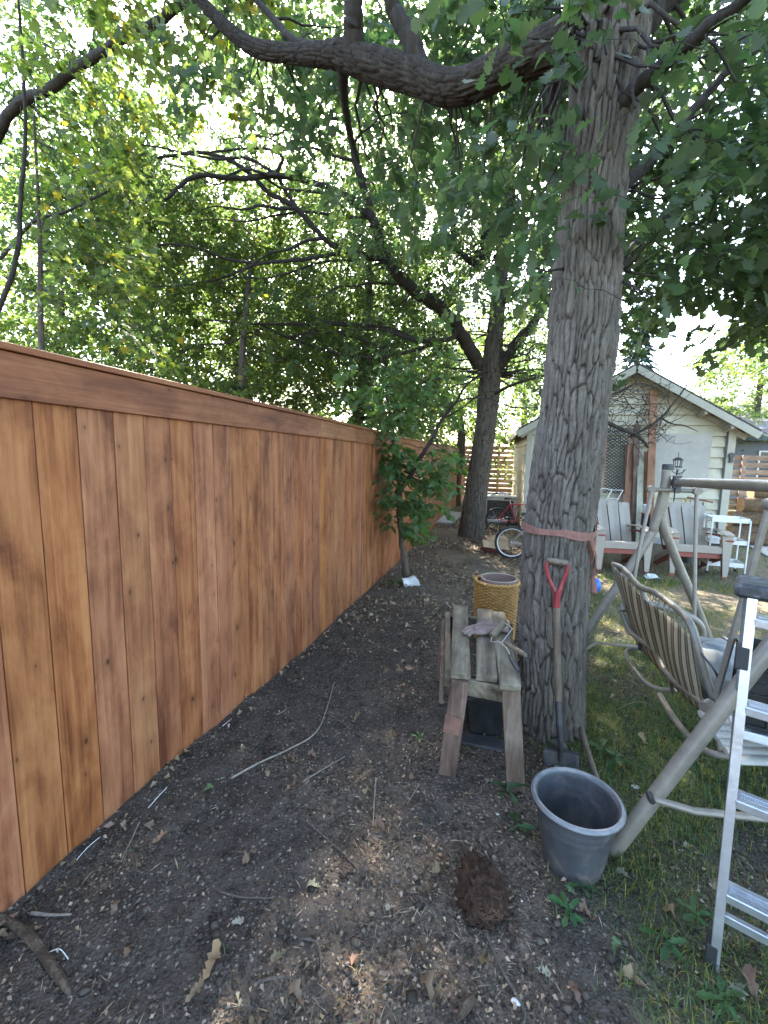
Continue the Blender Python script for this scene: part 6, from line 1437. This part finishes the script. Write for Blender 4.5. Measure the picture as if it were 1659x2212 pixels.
# soil crumbs
def scatter(n, xr, yr, power=1.0):
    x = rng.uniform(*xr, n); y = yr[0] + (yr[1] - yr[0]) * rng.random(n)**power; k = ~blocked(x, y) & in_view(np.stack([x, y, 0 * x], -1)); return x[k], y[k]
OCT = (np.array([(1, 0, 0), (0, 1, 0), (-1, 0, 0), (0, -1, 0), (0, 0, 1), (0, 0, -1)], float), np.array([(0, 1, 4), (1, 2, 4), (2, 3, 4), (3, 0, 4), (1, 0, 5), (2, 1, 5), (3, 2, 5), (0, 3, 5)]))
def crumbs(name, n, xr, yr, power, smin, smax, mat, wfun, label, cat_kind='stuff', flat=.7):
    x, y = scatter(n, xr, yr, power); k = rng.random(len(x)) < wfun(x, y); x, y = x[k], y[k]
    s = rng.uniform(smin, smax, len(x)) * (rng.random(len(x))**1.6 * .8 + .35); V0, F0 = OCT
    v = V0[None] * rng.uniform(.55, 1.3, (len(x), 6, 1)) * np.array([1, 1, flat]); a = rng.uniform(0, 6.28, len(x)); ca, sa = np.cos(a)[:, None], np.sin(a)[:, None]
    vx = v[..., 0] * ca * 1.3 - v[..., 1] * sa; vy = v[..., 0] * sa * 1.3 + v[..., 1] * ca; v = np.stack([vx, vy, v[..., 2]], -1) * s[:, None, None]
    v += np.stack([x, y, gh(x, y) + s * .35], -1)[:, None]; f = F0[None] + (np.arange(len(x)) * 6)[:, None, None]
    o = np_mesh(name, v.reshape(-1, 3), f.reshape(-1, 3), mat); tag(o, label, kind='stuff'); return o
def island_mat(name, stops, rough=.9, spec=.15):
    m = NM(name); r = m.n('ShaderNodeNewGeometry').outputs['Random Per Island']; c = m.ramp(r, stops); n = m.noise(m.coord('Object'), 120, 3, .6)
    c = m.mix(m.math('MULTIPLY', n, .5), c, (.03, .025, .02)); m.bsdf(c, rough, None, spec=spec); return m.m
M['crumb'] = island_mat('dark_soil_crumbs', [(0, (.038, .031, .025)), (.6, (.088, .071, .058)), (.88, (.16, .13, .10)), (1, (.27, .22, .17))])
M['clod'] = island_mat('dark_soil_clods', [(0, (.040, .033, .027)), (.7, (.080, .066, .054)), (1, (.13, .106, .085))])
M['chip'] = island_mat('pale_wood_chips_and_grit', [(0, (.12, .08, .05)), (.5, (.28, .20, .13)), (.85, (.45, .38, .28)), (1, (.7, .66, .58))])
crumbs('soil_crumbs', 110000, (-1.6, 1.6), (.35, 4.6), 1.6, .0016, .0085, M['crumb'], lambda x, y: 1 - .75 * grass_w(x, y), 'dark crumbly soil grains over the bare ground')
crumbs('wood_grit', 48000, (-1.6, 2.0), (.35, 5.5), 1.3, .0015, .0048, M['chip'], lambda x, y: .07 + .85 * litter_w(x, y)**1.3, 'pale specks of wood chip and grit on the soil', flat=.4)
crumbs('soil_clods', 1500, (-1.6, 1.3), (.6, 4.5), 1.5, .009, .022, M['clod'], lambda x, y: 1 - .8 * grass_w(x, y), 'larger lumps of dark soil', flat=.5)
crumbs('fence_foot_dirt', 60000, (-1.6, 1.3), (.9, 9), 1.4, .003, .011, M['clod'], lambda x, y: np.exp(-((x - fence_x(y)) / .05)) * (.4 + .6 * (fbm(x * 3, y * 3, 2.0, 2) > 0)), 'loose dirt heaped along the foot of the fence')
# small leaf litter: fragments and whole small leaves
M['litter'] = leaf_mat('dry_leaf_litter', (.27, .20, .135), (.2, .13, .07), dv=1.3, rough=.85, tw=.15)
def leaf_lit(name, n, xr, yr, power, smin, smax, tpl, mat, wfun, label, tilt=.35, kind='stuff'):
    x, y = scatter(n, xr, yr, power); k = rng.random(len(x)) < wfun(x, y); x, y = x[k], y[k]; a = rng.uniform(0, 6.28, len(x)); s = rng.uniform(smin, smax, len(x))
    d = np.stack([np.cos(a), np.sin(a), rng.normal(0, .22, len(x))], -1); v, f = place_leaves(tpl, np.stack([x, y, gh(x, y) + .006 + .3 * s * rng.random(len(x)) * .3], -1), d, s, tilt)
    o = np_mesh(name, v, f, mat); tag(o, label, kind='stuff'); return o
T_FRAG = leaf_tpl([(0, 0), (.3, .16), (.6, .34), (.8, .12), (1, 0)], .9, -.4, 0)
leaf_lit('leaf_litter', 56000, (-1.6, 4.5), (.35, 12), 1.9, .005, .021, T_FRAG, M['litter'], lambda x, y: .08 + .92 * litter_w(x, y) * (1 - .5 * grass_w(x, y)), 'brown crumbled leaf litter over soil and path')
leaf_lit('fence_foot_leaves', 16000, (-1.6, 1.0), (.9, 13), 1.3, .012, .05, T_FRAG, M['litter'], lambda x, y: np.exp(-((x - fence_x(y)) / .07)) * .9, 'dry leaves caught along the foot of the fence')
leaf_lit('path_leaves', 16000, (-1.4, 1.2), (2.6, 11), 1.0, .02, .06, T_FRAG, M['litter'], lambda x, y: .55 * sstep(2.6, 4.5, y) * sstep(-.3, .4, fbm(x * 1.7 + 3, y * 1.7, 5.5, 3) + .1), 'pale fallen leaves over the path to the back fence')
leaf_lit('twig_litter', 30000, (-1.6, 3.5), (.6, 9), 1.8, .012, .055, leaf_tpl([(0, 0), (.5, .035), (1, 0)], .6, .1, 0), M['litter'], lambda x, y: .10 + .7 * litter_w(x, y), 'thin bits of straw and twig in the litter')
# countable fallen leaves
M['drytan'] = leaf_mat('fallen_leaf_tan', (.22, .15, .09), (.25, .14, .06), dv=.7, rough=.8, tw=.15, src='object')
M['drypale'] = leaf_mat('fallen_leaf_pale', (.26, .24, .17), (.3, .25, .15), dv=.5, rough=.8, tw=.15, src='object')
M['drygreen'] = leaf_mat('fallen_leaf_green', (.10, .17, .08), (.12, .2, .08), dv=.5, rough=.6, tw=.2, src='object')
def leaf_mesh(nm, tpl, mat, amp, seed):
    v = tpl[0].copy(); v[:, 2] += amp * perlin(v[:, 0] * 2.5 + seed, v[:, 1] * 2.5, seed) ; v[:, 2] -= v[:, 2].min()
    me = bpy.data.meshes.new(nm); me.from_pydata(v.tolist(), [], tpl[1].tolist()); me.materials.append(mat); me.polygons.foreach_set('use_smooth', [True] * len(me.polygons)); return me
T_CURL = leaf_tpl([(0, 0), (.15, .12), (.3, .08), (.42, .2), (.52, .11), (.66, .26), (.78, .14), (.9, .16), (1, 0)], .75, -.35)
LM = [leaf_mesh('fallen_leaf', T_CURL, M['drytan'], .5, s) for s in (1.2, 4.7, 9.1)] + [leaf_mesh('fallen_leaf', T_OAK, M['drypale'], .35, s) for s in (2.2, 6.1)] + [leaf_mesh('fallen_leaf', T_OAK, M['drygreen'], .25, 3.3)]
spots = [(525, 1880, .055, 0), (692, 1925, .075, 3), (755, 1905, .05, 1), (840, 1800, .06, 1), (855, 1965, .05, 4), (745, 2075, .065, 2), (890, 2050, .07, 1), (935, 2190, .075, 0), (440, 2130, .075, 2), (210, 2110, .06, 3), (780, 1715, .05, 0),
         (610, 1640, .06, 1), (575, 1665, .05, 0), (440, 1715, .06, 5), (460, 1725, .05, 3), (690, 1640, .055, 1), (620, 1705, .05, 2), (1340, 1880, .07, 5), (1365, 1905, .07, 3), (1240, 1945, .06, 5), (1470, 2010, .06, 0), (1290, 2000, .05, 1),
         (1600, 2130, .075, 3), (1640, 2180, .07, 1), (1450, 2080, .06, 4), (1390, 2140, .06, 0), (300, 2040, .04, 0), (400, 2170, .05, 2), (655, 2180, .06, 0), (540, 2200, .06, 1), (1035, 2075, .05, 1), (1110, 1990, .05, 2), (935, 1895, .06, 0), (905, 1925, .05, 1),
         (880, 1500, .05, 0), (820, 1440, .05, 4), (960, 1480, .05, 3), (760, 1560, .06, 1), (700, 1500, .05, 0), (860, 1590, .05, 2), (1000, 1630, .06, 5), (1045, 1690, .05, 3), (905, 1680, .05, 0), (930, 1400, .06, 3), (890, 1370, .05, 1), (1400, 1620, .06, 1), (1440, 1700, .05, 3), (1380, 1560, .05, 0),
         (330, 1830, .05, 1), (240, 1990, .05, 0), (500, 2010, .05, 4), (620, 2060, .05, 1), (1160, 2090, .05, 3), (1230, 2120, .06, 0), (1320, 2060, .06, 5), (1545, 1900, .05, 0), (1500, 1830, .05, 3), (1180, 1790, .05, 0)]
KL = ['dry curled tan oak leaf on the yard ground', 'dry curled tan oak leaf on the yard ground', 'dry curled tan oak leaf on the yard ground', 'pale flat dead oak leaf on the yard ground', 'pale flat dead oak leaf on the yard ground', 'freshly fallen green oak leaf on the yard ground']
LV = []
for (x, y, s, k) in spots:
    s *= 1.15 if k < 3 else .85
    g_ = G(x, y); o = bpy.data.objects.new('fallen_leaf', LM[k]); COL.objects.link(o); o.location = (g_.x, g_.y, gz(g_.x, g_.y) + .004); o.rotation_euler = (rng.uniform(-.35, .35), rng.uniform(-.35, .35), rng.uniform(0, 6.28)); o.scale = (s, s * rng.uniform(.8, 1.2), s * rng.uniform(.7, 1.3))
    LV.append((x, y, k, o))
LMK = {'garden tub': (1240, 1780), 'root clump': (1035, 1920), 'bench': (1040, 1640), 'ladder foot': (1530, 2085), 'thick corner branch': (80, 2060), 'bleached twig': (600, 1630), 'sapling': (878, 1237), 'swing leg foot': (1330, 1830), 'bottom edge stick': (1110, 2140), 'short alone twig': (530, 1942)}
ORD = ['', 'second ', 'third ', 'fourth ', 'fifth ', 'sixth ', 'seventh ', 'eighth ', 'ninth ', 'tenth ', 'eleventh ', 'twelfth ']
WHAT = ['dry curled tan oak leaf'] * 3 + ['pale flat dead oak leaf'] * 2 + ['freshly fallen green oak leaf']
GRP = ['dry curled leaves scattered on the ground'] * 3 + ['pale dead leaves scattered on the ground'] * 2 + ['green fallen leaves scattered on the ground']
buck = {}
for x, y, k, o in LV:
    nm_ = min(LMK, key=lambda q: math.hypot(LMK[q][0] - x, LMK[q][1] - y)); buck.setdefault((WHAT[k], nm_), []).append((math.hypot(LMK[nm_][0] - x, LMK[nm_][1] - y), k, o))
for (w_, nm_), L_ in buck.items():
    for r_, (d_, k, o) in enumerate(sorted(L_, key=lambda q: q[0])): tag(o, '%s, %snearest to the %s' % (w_, ORD[min(r_, 11)], nm_), 'leaf', GRP[k])
# sticks
M['stick'] = bark_mat('bleached_stick', (.13, .11, .09), (.27, .235, .19), (.42, .37, .30), (60, 60, 60), bump=.3)
M['stickd'] = bark_mat('dark_stick', (.05, .04, .032), (.11, .09, .075), (.20, .17, .14), (60, 60, 60), bump=.3)
M['branchm'] = bark_mat('mottled_fallen_branch', (.03, .022, .016), (.10, .072, .05), (.26, .21, .15), (26, 26, 26), bump=1.0)
def stick(label, px, r, mat, name='stick'):
    ps = [G(*a) for a in px]; ps = [V3((p.x, p.y, gz(p.x, p.y) + .008 + random.uniform(0, .008))) for p in ps]; t = thing(name, label, 'stick', ps[0]); rr_ = r if isinstance(r, list) else list(np.linspace(r, r * .5, len(ps)))
    mb = MB(); mb.tube(rel(ps, ps[0]), rr_, 7, smooth=4); mb.obj('stem', mat, t, smooth='auto'); return t
stick('long bleached twig slanting over the soil in mid yard, forked at its far end', [(500, 1686), (560, 1655), (620, 1622), (680, 1588), (704, 1535), (722, 1470)], .006, M['stick'])
stick('thin dark twig running from the bleached one towards the bench', [(705, 1540), (760, 1575), (800, 1612), (834, 1678)], .005, M['stickd'])
stick('short straight upright-looking twig left of the root clump', [(812, 1690), (808, 1740), (806, 1788)], .004, M['stick'])
stick('long thin dark twig lying diagonally in the middle foreground', [(664, 1777), (710, 1815), (745, 1850), (785, 1900)], .0045, M['stickd'])
stick('thick mottled fallen branch in the bottom left corner', [(-30, 1978), (15, 1990), (60, 2025), (95, 2068), (125, 2110), (150, 2150)], [.010, .013, .015, .0135, .014, .006], M['branchm'], 'branch')
stick('small grey stick near the fence above the corner branch', [(68, 1970), (105, 1980), (155, 1986)], .0065, M['stick'])
stick('thin straight twig pointing away from the fence boards', [(302, 1785), (285, 1825), (262, 1872)], .0028, M['stick'])
stick('short dark twig lying alone on the black soil', [(478, 1935), (520, 1944), (590, 1948)], .004, M['stickd'])
stick('curved dark twig in the lower middle foreground', [(652, 2030), (685, 2048), (693, 2090), (690, 2130)], .004, M['stickd'])
stick('knobbly dark twig near the bottom edge left of centre', [(558, 2130), (600, 2124), (640, 2122)], .005, M['stickd'])
stick('long dark root-like stick at the bottom edge below the clump', [(1050, 2020), (1080, 2090), (1110, 2140), (1135, 2190), (1120, 2230)], .006, M['stickd'])
stick('short thin twig just above the root clump', [(905, 1700), (880, 1740)], .003, M['stick'])
stick('grey twig crossing the litter below the long one', [(655, 1690), (700, 1660), (745, 1632)], .0035, M['stick'])
stick('short weathered wood chunk by the bottom edge', [(992, 2205), (1005, 2180), (1022, 2155)], [.008, .016, .010], M['branchm'], 'wood_chunk')
stick('pale curved strip of twig left of centre', [(598, 1540), (618, 1528), (612, 1508)], .0035, M['stick'])
stick('pale twig in the grass beside the swing spreader', [(1330, 1540), (1380, 1520), (1430, 1545)], .003, M['stick'])
for (px, lb) in (([(165, 1860), (190, 1832), (215, 1812)], 'white strip standing in for sunlight leaking under the fence, nearest the corner'), ([(320, 1748), (345, 1720), (360, 1705)], 'white strip standing in for sunlight leaking under the fence, second from the corner'), ([(108, 2062), (130, 2058), (148, 2076)], 'small curved white strip in the bottom left litter'), ([(480, 1560), (500, 1545)], 'tiny white strip standing in for sunlight at the fence foot in mid yard')):
    ps = [G(*a) for a in px]; ps = [V3((p.x, p.y, gz(p.x, p.y) + .008)) for p in ps]; t = thing('light_sliver', lb, 'strip', ps[0]); mb = MB(); mb.tube(rel(ps, ps[0]), .0016, 6, smooth=4); mb.obj('strip', M['white'], t, smooth='auto')  # white tubes at the fence foot stand in for slivers of leaking sunlight
for (x, y, s, lb) in ((1072, 1758, .010, 'small white pebble left of the tub'), (975, 1440, .022, 'torn white paper scrap left of the bench'), (1115, 2160, .012, 'little white chip near the bottom edge'), (1372, 1702, .014, 'small white scrap in the grass right of the tub')):
    g_ = G(x, y); o = blob('white_scrap', s, M['white'], None, (1.3, .9, .35), .3, 2, 2, x * .1, loc=(g_.x, g_.y, gz(g_.x, g_.y) + s * .3)); tag(o, lb, 'scrap')

# grass blades
def blades(name, n, xr, yr, power, h, w, wfun, label, mat):
    x, y = scatter(n, xr, yr, power); k = rng.random(len(x)) < wfun(x, y); x, y = x[k], y[k]; m_ = len(x)
    a = rng.uniform(0, 6.28, m_); L = h * rng.uniform(.45, 1.3, m_); bend = rng.uniform(.2, 1.3, m_); ww = w * rng.uniform(.6, 1.3, m_)
    d = np.stack([np.cos(a), np.sin(a)], -1); s = np.stack([-d[:, 1], d[:, 0]], -1); z0 = gh(x, y)
    vs = np.zeros((m_, 5, 3)); b = np.stack([x, y], -1)
    for i, (f, wf) in enumerate(((0, 1), (.55, .8))):
        c = b + d * (L * f * f * bend * .8)[:, None]; vs[:, i * 2, :2] = c + s * (ww * wf / 2)[:, None]; vs[:, i * 2 + 1, :2] = c - s * (ww * wf / 2)[:, None]; vs[:, i * 2:i * 2 + 2, 2] = (z0 + L * f * (1 - .25 * bend * f))[:, None]
    vs[:, 4, :2] = b + d * (L * bend * .8)[:, None]; vs[:, 4, 2] = z0 + L * np.maximum(.12, 1 - .45 * bend)
    F0 = np.array([(0, 1, 3), (0, 3, 2), (2, 3, 4)]); f = F0[None] + (np.arange(m_) * 5)[:, None, None]
    o = np_mesh(name, vs.reshape(-1, 3), f.reshape(-1, 3), mat); tag(o, label, kind='stuff'); return o
blades('grass', 140000, (-.2, 3.4), (.9, 6.5), 1.35, .055, .0032, lambda x, y: grass_w(x, y)**1.3 * .95, 'patchy rough grass at the right of the yard', M['grass'])
blades('far_grass', 26000, (.6, 14), (6, 22), 1.4, .09, .010, lambda x, y: grass_w(x, y), 'grass further off around the path', M['grass'])
blades('sparse_grass', 9000, (-1.5, 1.2), (1.0, 7), 1.2, .03, .0022, lambda x, y: .14 + 0 * x, 'thin sprigs of grass coming up in the soil', M['grass'])
# broad leaved weeds
WEED = leaf_mesh('leaf', leaf_tpl([(0, 0), (.2, .07), (.35, .06), (.5, .13), (.6, .10), (.78, .16), (.92, .09), (1, 0)], .3, .35, 0), M['weed'], .2, 2.0)
def weed(x, y, n, s, label):
    g_ = G(x, y); t = thing('weed', label, 'weed', (g_.x, g_.y, gz(g_.x, g_.y)))
    for i in range(n):
        o = bpy.data.objects.new('leaf', WEED); COL.objects.link(o); o.parent = t; o.rotation_euler = (random.uniform(-.3, .3), -random.uniform(.1, .7), i * 6.283 / n + random.uniform(-.4, .4)); o.scale = (s * random.uniform(.7, 1.2),) * 3
for a in ((1300, 1640, 6, .10, 'broad leaved weed growing right beside the oak foot'), (1330, 1655, 5, .09, 'second broad leaved weed just right of the oak foot weed'), (1100, 1720, 6, .09, 'dark green weed at the foot of the right bench leg'), (1255, 1925, 5, .06, 'small weed seedling in front of the tub'),
          (1225, 1980, 6, .07, 'dandelion-like weed on the soil below the tub'), (1440, 2050, 6, .08, 'weed near the foot of the ladder'), (1560, 2170, 6, .07, 'weed patch below the ladder foot'), (1120, 1790, 5, .07, 'flat dark weed left of the tub'), (400, 1622, 4, .03, 'tiny green sprout at the fence foot'),
          (850, 1255, 7, .16, 'clump of green leaves at the fence foot by the sapling'), (905, 1600, 6, .05, 'little weed on the soil left of the bench'), (1400, 1420, 9, .12, 'bright green weed under the swing'), (1350, 1400, 7, .1, 'leafy weed behind the oak beside the swing spreader'), (1500, 1990, 5, .07, 'weed in the grass between tub and ladder'), (1010, 1560, 5, .06, 'weed poking out by the left bench leg')):
    weed(*a)
